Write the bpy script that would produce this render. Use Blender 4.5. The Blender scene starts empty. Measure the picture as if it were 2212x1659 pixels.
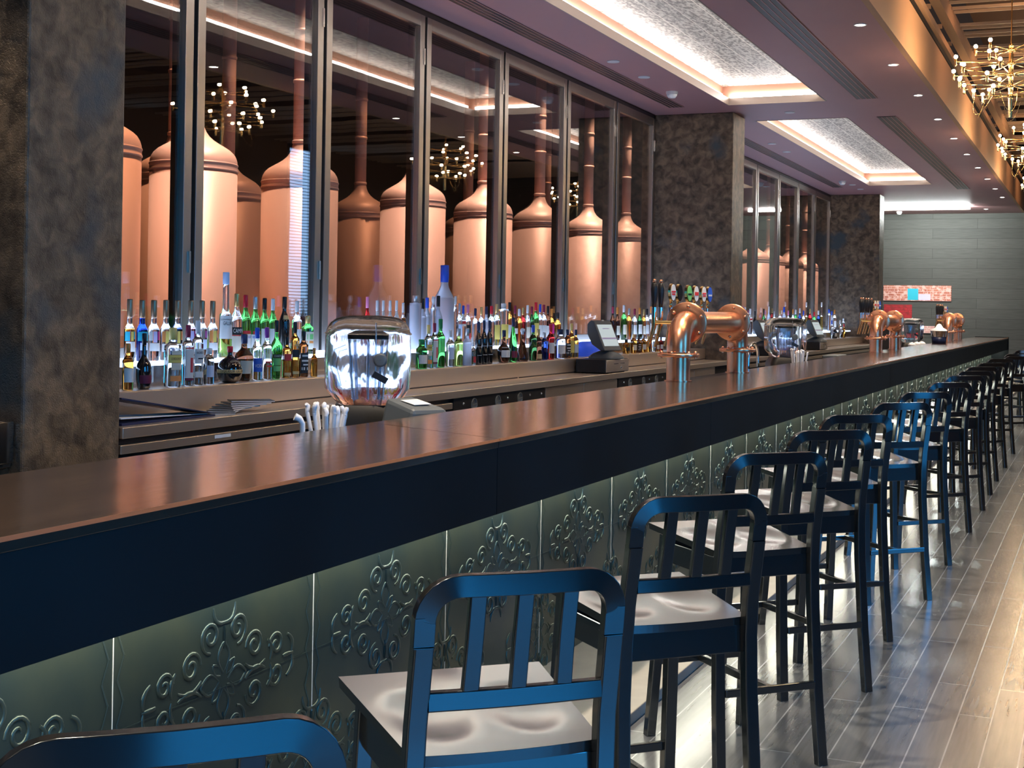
import bpy, math, random
from math import sin, cos, pi, radians
from mathutils import Vector, Matrix
random.seed(7)
SC = bpy.context.scene
COL = SC.collection

# ------------------------------------------------------------------ helpers
class MB:
    """collects geometry and links it as one mesh object"""
    def __init__(s):
        s.v = []; s.f = []; s.m = []; s.s = []
    def add(s, vs, fs, mat=0, smooth=False):
        o = len(s.v)
        s.v += [tuple(p) for p in vs]
        for f in fs:
            s.f.append(tuple(i + o for i in f)); s.m.append(mat); s.s.append(smooth)
    def box(s, x0, x1, y0, y1, z0, z1, mat=0):
        vs = [(x0,y0,z0),(x1,y0,z0),(x1,y1,z0),(x0,y1,z0),(x0,y0,z1),(x1,y0,z1),(x1,y1,z1),(x0,y1,z1)]
        s.add(vs, [(3,2,1,0),(4,5,6,7),(0,1,5,4),(1,2,6,5),(2,3,7,6),(3,0,4,7)], mat)
    def hexa(s, b, t, mat=0):
        s.add(list(b) + list(t), [(3,2,1,0),(4,5,6,7),(0,1,5,4),(1,2,6,5),(2,3,7,6),(3,0,4,7)], mat)
    def obox(s, c, ax, ay, az, mat=0):
        c, ax, ay, az = Vector(c), Vector(ax), Vector(ay), Vector(az)
        vs = [c-ax-ay-az, c+ax-ay-az, c+ax+ay-az, c-ax+ay-az, c-ax-ay+az, c+ax-ay+az, c+ax+ay+az, c-ax+ay+az]
        s.add(vs, [(3,2,1,0),(4,5,6,7),(0,1,5,4),(1,2,6,5),(2,3,7,6),(3,0,4,7)], mat)
    def lathe(s, prof, n=24, c=(0,0,0), mat=0, smooth=True, mats=None, sq=0, ax=1., ay=1., axis='z', cap=True):
        """prof: (radius, height) list; sq>0 makes the section squarer"""
        vs = []
        for r, z in prof:
            for k in range(n):
                a = 2*pi*(k+.5)/n
                ca, sa = cos(a), sin(a)
                if sq:
                    e = 2./(2+sq)
                    ca, sa = math.copysign(abs(ca)**e, ca), math.copysign(abs(sa)**e, sa)
                x, y = r*ca*ax, r*sa*ay
                if axis == 'z': p = (x, y, z)
                elif axis == 'x': p = (z, x, y)
                else: p = (x, z, y)
                vs.append((p[0]+c[0], p[1]+c[1], p[2]+c[2]))
        fl = axis == 'y'
        for i in range(len(prof)-1):
            fs = []
            for k in range(n):
                a, b = i*n+k, i*n+(k+1) % n
                q = (a, b, b+n, a+n)
                fs.append(q[::-1] if fl else q)
            o = len(s.v) if i == 0 else o
            if i == 0: s.v += vs
            for f in fs:
                s.f.append(tuple(j+o for j in f)); s.m.append(mats[i] if mats else mat); s.s.append(smooth)
        if cap:
            lo = tuple(o+k for k in range(n)); hi = tuple(o+(len(prof)-1)*n+k for k in range(n))
            if prof[0][0] > 1e-5:
                s.f.append(lo if fl else lo[::-1]); s.m.append(mats[0] if mats else mat); s.s.append(False)
            if prof[-1][0] > 1e-5:
                s.f.append(hi[::-1] if fl else hi); s.m.append(mats[-1] if mats else mat); s.s.append(False)
    def tube(s, path, r, n=8, mat=0, closed=False, cap=True, flat=None):
        P = [Vector(p) for p in path]; N = len(P)
        rr = r if isinstance(r, (list, tuple)) else [r]*N
        tang = []
        for i in range(N):
            if closed: t = P[(i+1) % N]-P[i-1]
            else: t = P[min(i+1, N-1)]-P[max(i-1, 0)]
            tang.append(t.normalized() if t.length > 1e-9 else Vector((0,0,1)))
        up = Vector((0,0,1)) if abs(tang[0].z) < .9 else Vector((1,0,0))
        u = (up - tang[0]*up.dot(tang[0])).normalized()
        vs = []
        for i in range(N):
            t = tang[i]
            u = (u - t*u.dot(t)); u = u.normalized() if u.length > 1e-6 else t.orthogonal().normalized()
            w = t.cross(u)
            for k in range(n):
                a = 2*pi*k/n
                vs.append(P[i] + (u*cos(a) + w*sin(a))*rr[i])
        fs = []
        for i in range(N if closed else N-1):
            j = (i+1) % N
            for k in range(n):
                k2 = (k+1) % n
                fs.append((i*n+k, i*n+k2, j*n+k2, j*n+k))
        s.add(vs, fs, mat, True)
        if cap and not closed:
            s.add(vs[:n], [tuple(range(n))[::-1]], mat); s.add(vs[-n:], [tuple(range(n))], mat)
    def sweep(s, path, prof, fixed, mat=0, closed=False):
        """rectangular-ish profile (a along 'fixed' axis, b across it) along a path; fixed = constant side vector or list"""
        P = [Vector(p) for p in path]; N = len(P); n = len(prof); vs = []
        for i in range(N):
            if closed: t = (P[(i+1) % N]-P[i-1]).normalized()
            else: t = (P[min(i+1, N-1)]-P[max(i-1, 0)]).normalized()
            fx = Vector(fixed)
            a = (fx - t*fx.dot(t)).normalized(); b = t.cross(a)
            for (p, q) in prof: vs.append(P[i]+a*p+b*q)
        fs = []
        for i in range(N if closed else N-1):
            j = (i+1) % N
            for k in range(n): fs.append((i*n+k, i*n+(k+1) % n, j*n+(k+1) % n, j*n+k))
        s.add(vs, fs, mat)
        if not closed:
            s.add(vs[:n], [tuple(range(n))[::-1]], mat); s.add(vs[-n:], [tuple(range(n))], mat)
    def ball(s, c, r, n=10, mat=0, sz=1.):
        m = max(4, n//2+1)
        s.lathe([(max(1e-6, r*sin(pi*i/m)), -r*sz*cos(pi*i/m)) for i in range(m+1)], n, c, mat, cap=False)
    def plate(s, poly, axis, a, b, mat=0):
        """extrude a 2-D polygon between a and b along axis 'x','y' or 'z'"""
        n = len(poly)
        def P(p, h):
            return (h, p[0], p[1]) if axis == 'x' else (p[0], h, p[1]) if axis == 'y' else (p[0], p[1], h)
        vs = [P(p, a) for p in poly]+[P(p, b) for p in poly]
        fs = [tuple(range(n))[::-1], tuple(range(n, 2*n))]
        fs += [(k, (k+1) % n, n+(k+1) % n, n+k) for k in range(n)]
        s.add(vs, fs, mat)
    def build(s, name, mats, parent=None, bevel=0, loc=None, seg=2, sharp=0):
        me = bpy.data.meshes.new(name)
        me.from_pydata([tuple(p) for p in s.v], [], s.f)
        mats = mats if isinstance(mats, (list, tuple)) else [mats]
        for m in mats: me.materials.append(m)
        me.polygons.foreach_set('material_index', s.m)
        me.polygons.foreach_set('use_smooth', s.s)
        me.update()
        if sharp: me.polygons.foreach_set('use_smooth', [True]*len(me.polygons)); me.set_sharp_from_angle(angle=radians(sharp))
        o = bpy.data.objects.new(name, me); COL.objects.link(o)
        if parent is not None: o.parent = parent
        if loc is not None: o.location = loc
        if bevel:
            b = o.modifiers.new('edge', 'BEVEL'); b.width = bevel; b.segments = seg; b.limit_method = 'ANGLE'; b.angle_limit = radians(40)
        return o

def recalc(o):
    import bmesh
    bm = bmesh.new(); bm.from_mesh(o.data); bmesh.ops.recalc_face_normals(bm, faces=bm.faces); bm.to_mesh(o.data); bm.free(); return o

def tag(o, label=None, cat=None, group=None, kind=None):
    if label: o['label'] = label
    if cat: o['category'] = cat
    if group: o['group'] = group
    if kind: o['kind'] = kind
    return o

def thing(name, label, cat, loc=(0,0,0), rz=0, group=None, kind=None):
    o = bpy.data.objects.new(name, None); COL.objects.link(o)
    o.location = loc; o.rotation_euler = (0, 0, rz); o.empty_display_size = .05
    return tag(o, label, cat, group, kind)

def copy_tree(o, parent=None):
    c = o.copy(); COL.objects.link(c)
    if parent is not None: c.parent = parent
    for ch in [x for x in bpy.data.objects if x.parent == o]: copy_tree(ch, c)
    return c

ORD = ['first','second','third','fourth','fifth','sixth','seventh','eighth','ninth','tenth','eleventh','twelfth','thirteenth','fourteenth',
       'fifteenth','sixteenth','seventeenth','eighteenth','nineteenth','twentieth']

# ------------------------------------------------------------------ materials
def new_mat(name):
    m = bpy.data.materials.new(name); m.use_nodes = True
    nt = m.node_tree; b = nt.nodes['Principled BSDF']
    return m, nt, b

def pm(name, col, rough=.5, metal=0., spec=.5, coat=0., trans=0., ior=1.45, emit=None, es=0., aniso=0., noise=0., nscale=8., bump=0., bscale=40., stretch=(1,1,1), col2=None):
    m, nt, b = new_mat(name)
    b.inputs['Base Color'].default_value = (*col, 1); b.inputs['Roughness'].default_value = rough
    b.inputs['Metallic'].default_value = metal; b.inputs['Specular IOR Level'].default_value = spec
    b.inputs['Coat Weight'].default_value = coat; b.inputs['Coat Roughness'].default_value = .08
    b.inputs['Transmission Weight'].default_value = trans; b.inputs['IOR'].default_value = ior
    if aniso: b.inputs['Anisotropic'].default_value = aniso
    if emit: b.inputs['Emission Color'].default_value = (*emit, 1); b.inputs['Emission Strength'].default_value = es
    if noise or bump or col2:
        tc = nt.nodes.new('ShaderNodeTexCoord'); mp = nt.nodes.new('ShaderNodeMapping')
        mp.inputs['Scale'].default_value = stretch
        nt.links.new(tc.outputs['Object'], mp.inputs['Vector'])
        if noise or col2:
            n = nt.nodes.new('ShaderNodeTexNoise'); n.inputs['Scale'].default_value = nscale; n.inputs['Detail'].default_value = 5
            nt.links.new(mp.outputs['Vector'], n.inputs['Vector'])
            r = nt.nodes.new('ShaderNodeValToRGB')
            c2 = col2 or tuple(c*(1-noise) for c in col)
            r.color_ramp.elements[0].position = .35; r.color_ramp.elements[1].position = .68
            r.color_ramp.elements[0].color = (*c2, 1); r.color_ramp.elements[1].color = (*col, 1)
            nt.links.new(n.outputs['Fac'], r.inputs['Fac']); nt.links.new(r.outputs['Color'], b.inputs['Base Color'])
        if bump:
            n2 = nt.nodes.new('ShaderNodeTexNoise'); n2.inputs['Scale'].default_value = bscale; n2.inputs['Detail'].default_value = 3
            nt.links.new(mp.outputs['Vector'], n2.inputs['Vector'])
            bp = nt.nodes.new('ShaderNodeBump'); bp.inputs['Strength'].default_value = bump; bp.inputs['Distance'].default_value = .01
            nt.links.new(n2.outputs['Fac'], bp.inputs['Height']); nt.links.new(bp.outputs['Normal'], b.inputs['Normal'])
    return m

def em(name, col, st):
    m, nt, b = new_mat(name)
    b.inputs['Base Color'].default_value = (0, 0, 0, 1)
    b.inputs['Emission Color'].default_value = (*col, 1); b.inputs['Emission Strength'].default_value = st
    return m

def thin_glass(name, tint=(1,1,1), base=.06, grow=.8, rough=.0, haze=0., power=4., bump=0.):
    """a pane or thin shell: mirror-like at grazing angles, clear head-on, no refraction"""
    m = bpy.data.materials.new(name); m.use_nodes = True; nt = m.node_tree; nt.nodes.clear()
    out = nt.nodes.new('ShaderNodeOutputMaterial')
    tr = nt.nodes.new('ShaderNodeBsdfTransparent'); tr.inputs['Color'].default_value = (*tint, 1)
    gl = nt.nodes.new('ShaderNodeBsdfGlossy'); gl.inputs['Roughness'].default_value = rough; gl.inputs['Color'].default_value = (.95,.95,.95,1)
    lw = nt.nodes.new('ShaderNodeLayerWeight'); lw.inputs['Blend'].default_value = .5
    pw = nt.nodes.new('ShaderNodeMath'); pw.operation = 'POWER'; pw.inputs[1].default_value = power
    nt.links.new(lw.outputs['Facing'], pw.inputs[0])
    ma = nt.nodes.new('ShaderNodeMath'); ma.operation = 'MULTIPLY_ADD'; ma.inputs[1].default_value = grow; ma.inputs[2].default_value = base
    ma.use_clamp = True
    nt.links.new(pw.outputs[0], ma.inputs[0])
    mx = nt.nodes.new('ShaderNodeMixShader')
    nt.links.new(ma.outputs[0], mx.inputs['Fac']); nt.links.new(tr.outputs[0], mx.inputs[1]); nt.links.new(gl.outputs[0], mx.inputs[2])
    last = mx
    if haze:
        df = nt.nodes.new('ShaderNodeBsdfTranslucent'); df.inputs['Color'].default_value = (.9,.92,.95,1)
        m2 = nt.nodes.new('ShaderNodeMixShader'); m2.inputs['Fac'].default_value = haze
        nt.links.new(mx.outputs[0], m2.inputs[1]); nt.links.new(df.outputs[0], m2.inputs[2]); last = m2
    if bump:
        tc = nt.nodes.new('ShaderNodeTexCoord'); n = nt.nodes.new('ShaderNodeTexNoise'); n.inputs['Scale'].default_value = 2.2; n.inputs['Detail'].default_value = 1
        nt.links.new(tc.outputs['Object'], n.inputs['Vector'])
        bp = nt.nodes.new('ShaderNodeBump'); bp.inputs['Strength'].default_value = bump; bp.inputs['Distance'].default_value = .02
        nt.links.new(n.outputs['Fac'], bp.inputs['Height']); nt.links.new(bp.outputs['Normal'], gl.inputs['Normal'])
    nt.links.new(last.outputs[0], out.inputs['Surface'])
    return m

def plank_mat(name, c1, c2, mortar, length, row, swap, rough, msize=.0035, spec=.5, bump=.25, grain=None):
    m, nt, b = new_mat(name)
    tc = nt.nodes.new('ShaderNodeTexCoord'); sp = nt.nodes.new('ShaderNodeSeparateXYZ'); cb = nt.nodes.new('ShaderNodeCombineXYZ')
    nt.links.new(tc.outputs['Object'], sp.inputs[0])
    nt.links.new(sp.outputs[swap[0]], cb.inputs[0]); nt.links.new(sp.outputs[swap[1]], cb.inputs[1])
    br = nt.nodes.new('ShaderNodeTexBrick')
    br.inputs['Color1'].default_value = (*c1, 1); br.inputs['Color2'].default_value = (*c2, 1); br.inputs['Mortar'].default_value = (*mortar, 1)
    br.inputs['Scale'].default_value = 1; br.inputs['Mortar Size'].default_value = msize; br.inputs['Brick Width'].default_value = length; br.inputs['Row Height'].default_value = row
    br.inputs['Mortar Smooth'].default_value = .1; br.offset = .37
    nt.links.new(cb.outputs[0], br.inputs['Vector'])
    mp = nt.nodes.new('ShaderNodeMapping'); mp.inputs['Scale'].default_value = (1.2, 22, 1)
    nt.links.new(cb.outputs[0], mp.inputs['Vector'])
    n = nt.nodes.new('ShaderNodeTexNoise'); n.inputs['Scale'].default_value = 2.5; n.inputs['Detail'].default_value = 6
    nt.links.new(mp.outputs[0], n.inputs['Vector'])
    mx = nt.nodes.new('ShaderNodeMix'); mx.data_type = 'RGBA'; mx.blend_type = 'MULTIPLY'; mx.inputs[0].default_value = .5
    nt.links.new(br.outputs['Color'], mx.inputs[6])
    rp = nt.nodes.new('ShaderNodeValToRGB'); rp.color_ramp.elements[0].position = .3; rp.color_ramp.elements[0].color = (.45,.45,.45,1); rp.color_ramp.elements[1].position = .7
    nt.links.new(n.outputs['Fac'], rp.inputs[0]); nt.links.new(rp.outputs[0], mx.inputs[7])
    nt.links.new(mx.outputs[2], b.inputs['Base Color'])
    b.inputs['Roughness'].default_value = rough; b.inputs['Specular IOR Level'].default_value = spec
    ad = nt.nodes.new('ShaderNodeMath'); ad.operation = 'MULTIPLY_ADD'; ad.inputs[1].default_value = -1.5
    nt.links.new(br.outputs['Fac'], ad.inputs[0]); nt.links.new(n.outputs['Fac'], ad.inputs[2])
    bp = nt.nodes.new('ShaderNodeBump'); bp.inputs['Strength'].default_value = bump; bp.inputs['Distance'].default_value = .003
    nt.links.new(ad.outputs[0], bp.inputs['Height']); nt.links.new(bp.outputs[0], b.inputs['Normal'])
    return m

def plaster_mat():
    """dark trowelled bronze plaster with crinkled relief and random blue-grey patches"""
    m, nt, b = new_mat('trowelled_plaster')
    tc = nt.nodes.new('ShaderNodeTexCoord')
    n0 = nt.nodes.new('ShaderNodeTexNoise'); n0.inputs['Scale'].default_value = 1.6; n0.inputs['Detail'].default_value = 4
    n1 = nt.nodes.new('ShaderNodeTexNoise'); n1.inputs['Scale'].default_value = 11; n1.inputs['Detail'].default_value = 9; n1.inputs['Distortion'].default_value = .5
    n2 = nt.nodes.new('ShaderNodeTexNoise'); n2.inputs['Scale'].default_value = 60; n2.inputs['Detail'].default_value = 5; n2.inputs['Distortion'].default_value = 2.2
    for n in (n0, n1, n2): nt.links.new(tc.outputs['Object'], n.inputs['Vector'])
    r1 = nt.nodes.new('ShaderNodeValToRGB'); e = r1.color_ramp.elements
    e[0].position = .32; e[0].color = (.06,.045,.033,1); e[1].position = .80; e[1].color = (.30,.215,.14,1)
    x = r1.color_ramp.elements.new(.5); x.color = (.14,.105,.07,1)
    nt.links.new(n1.outputs['Fac'], r1.inputs[0])
    r2 = nt.nodes.new('ShaderNodeValToRGB'); e = r2.color_ramp.elements
    e[0].position = .56; e[0].color = (0,0,0,1); e[1].position = .68; e[1].color = (1,1,1,1)
    nt.links.new(n0.outputs['Fac'], r2.inputs[0])
    mx = nt.nodes.new('ShaderNodeMix'); mx.data_type = 'RGBA'
    nt.links.new(r2.outputs[0], mx.inputs[0]); nt.links.new(r1.outputs[0], mx.inputs[6]); mx.inputs[7].default_value = (.055,.08,.095,1)
    nt.links.new(mx.outputs[2], b.inputs['Base Color'])
    b.inputs['Roughness'].default_value = .42; b.inputs['Metallic'].default_value = .35
    ad = nt.nodes.new('ShaderNodeMath'); ad.operation = 'MULTIPLY_ADD'; ad.inputs[1].default_value = .8
    nt.links.new(n2.outputs['Fac'], ad.inputs[0]); nt.links.new(n1.outputs['Fac'], ad.inputs[2])
    bp = nt.nodes.new('ShaderNodeBump'); bp.inputs['Strength'].default_value = .5; bp.inputs['Distance'].default_value = .012
    nt.links.new(ad.outputs[0], bp.inputs['Height']); nt.links.new(bp.outputs[0], b.inputs['Normal'])
    return m

def tin_ceiling_mat():
    """white pressed sheet with fine crinkle and long seams"""
    m, nt, b = new_mat('pressed_white_sheet')
    tc = nt.nodes.new('ShaderNodeTexCoord'); mp = nt.nodes.new('ShaderNodeMapping'); mp.inputs['Scale'].default_value = (26, 9, 1)
    nt.links.new(tc.outputs['Object'], mp.inputs[0])
    v = nt.nodes.new('ShaderNodeTexVoronoi'); v.feature = 'DISTANCE_TO_EDGE'; v.inputs['Scale'].default_value = 1.0
    n = nt.nodes.new('ShaderNodeTexNoise'); n.inputs['Scale'].default_value = 1.4; n.inputs['Detail'].default_value = 3
    nt.links.new(mp.outputs[0], v.inputs['Vector']); nt.links.new(mp.outputs[0], n.inputs['Vector'])
    sp = nt.nodes.new('ShaderNodeSeparateXYZ'); nt.links.new(tc.outputs['Object'], sp.inputs[0])
    q = nt.nodes.new('ShaderNodeMath'); q.operation = 'PINGPONG'; q.inputs[1].default_value = .12
    nt.links.new(sp.outputs[0], q.inputs[0])
    sm = nt.nodes.new('ShaderNodeMath'); sm.operation = 'LESS_THAN'; sm.inputs[1].default_value = .004
    nt.links.new(q.outputs[0], sm.inputs[0])
    r = nt.nodes.new('ShaderNodeValToRGB'); e = r.color_ramp.elements
    e[0].position = .38; e[0].color = (.19,.19,.18,1); e[1].position = .60; e[1].color = (.62,.63,.58,1)
    nt.links.new(n.outputs['Fac'], r.inputs[0])
    mx = nt.nodes.new('ShaderNodeMix'); mx.data_type = 'RGBA'
    nt.links.new(sm.outputs[0], mx.inputs[0]); nt.links.new(r.outputs[0], mx.inputs[6]); mx.inputs[7].default_value = (.9,.88,.8,1)
    nt.links.new(mx.outputs[2], b.inputs['Base Color'])
    b.inputs['Roughness'].default_value = .5
    bp = nt.nodes.new('ShaderNodeBump'); bp.inputs['Strength'].default_value = .6; bp.inputs['Distance'].default_value = .01
    nt.links.new(n.outputs['Fac'], bp.inputs['Height']); nt.links.new(bp.outputs[0], b.inputs['Normal'])
    return m

def art_mat(name, c1, c2, c3):
    m, nt, b = new_mat(name)
    tc = nt.nodes.new('ShaderNodeTexCoord'); sp = nt.nodes.new('ShaderNodeSeparateXYZ'); cb = nt.nodes.new('ShaderNodeCombineXYZ')
    nt.links.new(tc.outputs['Object'], sp.inputs[0]); nt.links.new(sp.outputs[0], cb.inputs[0]); nt.links.new(sp.outputs[2], cb.inputs[1])
    br = nt.nodes.new('ShaderNodeTexBrick'); br.inputs['Scale'].default_value = 1; br.inputs['Brick Width'].default_value = .16; br.inputs['Row Height'].default_value = .06; br.inputs['Mortar Size'].default_value = .006
    br.inputs['Color1'].default_value = (*c1, 1); br.inputs['Color2'].default_value = (*c2, 1); br.inputs['Mortar'].default_value = (*c3, 1)
    nt.links.new(cb.outputs[0], br.inputs['Vector'])
    n = nt.nodes.new('ShaderNodeTexNoise'); n.inputs['Scale'].default_value = 9; n.inputs['Detail'].default_value = 8; nt.links.new(cb.outputs[0], n.inputs['Vector'])
    r = nt.nodes.new('ShaderNodeValToRGB'); r.color_ramp.elements[0].position = .5; r.color_ramp.elements[1].position = .58
    nt.links.new(n.outputs['Fac'], r.inputs[0])
    mx = nt.nodes.new('ShaderNodeMix'); mx.data_type = 'RGBA'; nt.links.new(r.outputs[0], mx.inputs[0]); nt.links.new(br.outputs['Color'], mx.inputs[6]); mx.inputs[7].default_value = (*c3, 1)
    nt.links.new(mx.outputs[2], b.inputs['Base Color']); b.inputs['Roughness'].default_value = .4
    return m

M = {}
M['plaster'] = plaster_mat()
M['floor'] = plank_mat('dark_plank_tile', (.165,.175,.185), (.13,.138,.148), (.40,.42,.44), 1.22, .1232, (1, 0), .2, .0028, 1.0, .06)
M['plinth'] = pm('grey_stone_step', (.30,.28,.25), .4, noise=.15)
M['wood_wall'] = plank_mat('grey_oak_boards', (.085,.088,.08), (.07,.073,.067), (.03,.03,.03), 2.9, .25, (0, 2), .55, .004, .3, .3)
M['dark_wall'] = pm('dark_brown_wall', (.035,.026,.02), .6)
M['hall_wall'] = pm('warm_brown_wall', (.16,.095,.055), .6)
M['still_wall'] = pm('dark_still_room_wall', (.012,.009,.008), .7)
M['ceiling'] = pm('dusky_ceiling_paint', (.50,.27,.275), .5, noise=.06, nscale=.8)
M['soffit'] = pm('tan_fascia_paint', (.52,.31,.18), .55)
M['salmon'] = pm('salmon_cove_paint', (.42,.22,.15), .5)
M['cream'] = pm('cream_lip_paint', (.45,.36,.30), .5)
M['tin_ceiling'] = tin_ceiling_mat()
M['slat'] = pm('tan_slat_wood', (.55,.40,.28), .45)
M['void'] = pm('dark_void_paint', (.10,.045,.025), .7)
M['led'] = em('white_light_strip', (1.,.97,.93), 20)
M['led_cool'] = em('cool_light_strip', (.93,1.,.93), 40)
M['led_far'] = em('end_wall_light_strip', (.9,1.,.97), 90)
M['under'] = em('counter_light_strip', (1.,.97,.80), 30)
M['downglow'] = em('downlight_lamp', (1.,.9,.75), 40)
M['bulb'] = em('warm_bulb', (1.,.70,.40), 120)
M['window_frame'] = pm('bronze_grey_metal', (.30,.27,.24), .32, metal=.85)
M['mullion'] = pm('black_post', (.006,.006,.008), .35)
M['pane'] = thin_glass('window_pane_glass', (.93,.92,.90), .07, .70, 0, 0, 3.0, .015)
M['copper_tank'] = pm('satin_copper_tank', (.78,.43,.34), .5, metal=.25, noise=.08, nscale=3, stretch=(1,1,.2))
M['copper'] = pm('polished_copper', (.95,.46,.27), .27, metal=.92)
M['copper_rim'] = pm('copper_edge', (.85,.42,.25), .3, metal=.9)
M['brass'] = pm('polished_brass', (.85,.58,.25), .14, metal=1.)
M['chrome'] = pm('chrome', (.75,.75,.76), .08, metal=1.)
M['steel'] = pm('brushed_stainless', (.84,.73,.62), .40, metal=1., bump=.06, bscale=12, stretch=(60,1,60))
M['steel_lite'] = pm('bright_stainless', (.62,.57,.52), .2, metal=1.)
M['top'] = pm('dark_bronze_counter', (.085,.058,.045), .16, metal=.4, spec=1.0, noise=.35, nscale=6, stretch=(1,.12,1), bump=.05, bscale=26)
M['apron'] = pm('blue_black_apron', (.006,.013,.017), .5, spec=.22, noise=.4, nscale=1.2, stretch=(1,1,.6))
M['tin'] = pm('patinated_tin', (.085,.10,.07), .28, metal=.6, noise=.55, nscale=2.2, col2=(.030,.055,.060))
M['grout'] = pm('pale_joint', (.75,.72,.65), .4)
M['black'] = pm('black_plastic', (.012,.012,.013), .4)
M['charcoal'] = pm('charcoal_plastic', (.10,.115,.125), .42)
M['stool'] = pm('black_satin_lacquer', (.12,.13,.135), .16, metal=.9, spec=.5)
M['stool_seat'] = pm('brushed_dark_seat', (.74,.82,.82), .17, metal=.92)
M['white'] = pm('white_plastic', (.8,.8,.8), .4)
M['paper'] = pm('white_paper', (.85,.86,.9), .6)
M['riser'] = em('lit_acrylic_shelf', (.50,.67,1.), 3.4)
M['screen'] = em('lit_screen', (.72,.82,.85), .45)
M['daylight'] = em('blue_dusk_window', (.03,.40,1.), 6.)
M['daylight_pale'] = em('pale_dusk_window', (.35,.6,1.), 2.2)
M['blind'] = pm('pale_blind_slat', (.5,.55,.6), .5)
M['hood'] = thin_glass('clear_hood', (.93,.95,1.), .14, 1.0, .04, .15, 1.5)
M['shell'] = pm('wavy_clear_plastic', (.93,.96,1.), .08, trans=1., ior=1.10, bump=.5, bscale=14, stretch=(1,1,.35))
M['jar'] = thin_glass('clear_jar', (.92,.95,1.), .12, 1.0, .03, .12, 1.2)
M['blue_lit'] = pm('blue_lit_roll', (.05,.12,.75), .4, emit=(.05,.12,.8), es=.25)  # blue light on the roll put into its colour and a faint glow
GLASS = {
 'clear': ((.97,.985,1.), .0), 'frost': ((.88,.92,1.), .45), 'green': ((.10,.50,.10), .0), 'darkgreen': ((.05,.16,.05), .0), 'lime': ((.55,.85,.20), .05),
 'amber': ((.80,.36,.06), .0), 'amberdark': ((.35,.12,.03), .0), 'brown': ((.14,.05,.025), .0), 'blackglass': ((.012,.012,.014), .0),
 'blue': ((.02,.08,.9), .0), 'bluedark': ((.03,.06,.22), .0), 'red': ((.6,.03,.03), .0), 'pink': ((.9,.55,.65), .0), 'yellow': ((.9,.8,.25), .0),
}
for k, (c, r) in GLASS.items():
    if k == 'blackglass': M['g_'+k] = pm('black_bottle_glass', c, .06, spec=.8, coat=.5)
    elif k == 'frost':
        mm = pm('frosted_bottle_glass', (.80,.86,1.), .5, trans=.55, ior=1.3); M['g_'+k] = mm
    else: M['g_'+k] = pm(k+'_bottle_glass', c, r, trans=1., ior=1.38)
CAPC = dict(orangecap=(.75,.28,.05), blackcap=(.01,.01,.012), yellowcap=(.85,.65,.2), marooncap=(.28,.02,.06), whitecap=(.82,.82,.84), redcap=(.7,.02,.04), bluecap=(.03,.10,.65),
  bluecapdark=(.03,.05,.14), purplecap=(.25,.04,.35), greencap=(.02,.25,.07), silvercap=(.55,.55,.57), navycap=(.015,.025,.08), goldcap=(.70,.48,.2), pinkcap=(.85,.25,.45), bronzecap=(.36,.24,.15), paleblue=(.55,.68,.95), clearcap=(.8,.85,.9))
for k, c in CAPC.items(): M['c_'+k] = pm(k.replace('cap', '')+'_cap', c, .35, metal=.7 if k in ('silvercap','goldcap','bronzecap') else 0)
LC = dict(white=(.8,.79,.76), cream=(.78,.72,.58), maroon=(.18,.02,.05), yellow=(.82,.66,.15), blue=(.04,.13,.6), red=(.65,.05,.05), black=(.012,.012,.012), orange=(.85,.32,.08), green=(.22,.62,.2), gold=(.7,.5,.22),
  paleblue=(.6,.72,.95), cyan=(.03,.45,.6), pink=(.8,.15,.4), purple=(.4,.1,.4), lilac=(.6,.55,.85), magenta=(.6,.02,.25))
for k, c in LC.items(): M['l_'+k] = pm(k+'_label', c, .5)
# ------------------------------------------------------------------ measures (metres); Y runs along the bar, Z up
CEIL = 4.13; FARY = 36.2; WX = -5.48; PX = -4.40
PIL = [(4.79, 5.45), (17.42, 18.04), (30.13, 30.75)]
TROUGH = [(-4.6, 5.2), (6.2, 16.81), (18.33, 28.06)]
TX0, TX1 = -4.31, -3.12

def struct(mb, name, m, bevel=0):
    return tag(mb.build(name, m, bevel=bevel), kind='structure')

# ------------------------------------------------------------------ room shell
b = MB(); b.box(-10.6, 6.1, -7.2, FARY+.2, -.12, 0); struct(b, 'floor', M['floor'])
b = MB(); b.box(-10.6, 6.1, FARY, FARY+.2, 0, 6.2); struct(b, 'wall_far', M['wood_wall'])
b = MB(); b.box(-10.6, 6.1, -7.2, -7.0, 0, 6.2); struct(b, 'wall_back', M['dark_wall'])
b = MB(); b.box(-5.6, WX-.02, -7.0, 4.79, 0, CEIL); struct(b, 'wall_left', M['dark_wall'])
b = MB(); b.box(-5.62, WX-.02, 5.45, 17.42, 0, 1.2); b.box(-5.62, WX-.02, 18.04, 30.13, 0, 1.2); b.box(-5.62, WX-.02, 30.75, FARY, 0, CEIL)
struct(b, 'wall_under_windows', M['dark_wall'])
# still room behind the glass
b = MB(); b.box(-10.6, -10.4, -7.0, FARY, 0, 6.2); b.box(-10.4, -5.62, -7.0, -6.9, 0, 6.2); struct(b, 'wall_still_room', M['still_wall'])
b = MB(); b.box(-10.4, -5.62, -7.0, FARY, 5.2, 5.3); struct(b, 'ceiling_still_room', M['still_wall'])
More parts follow.
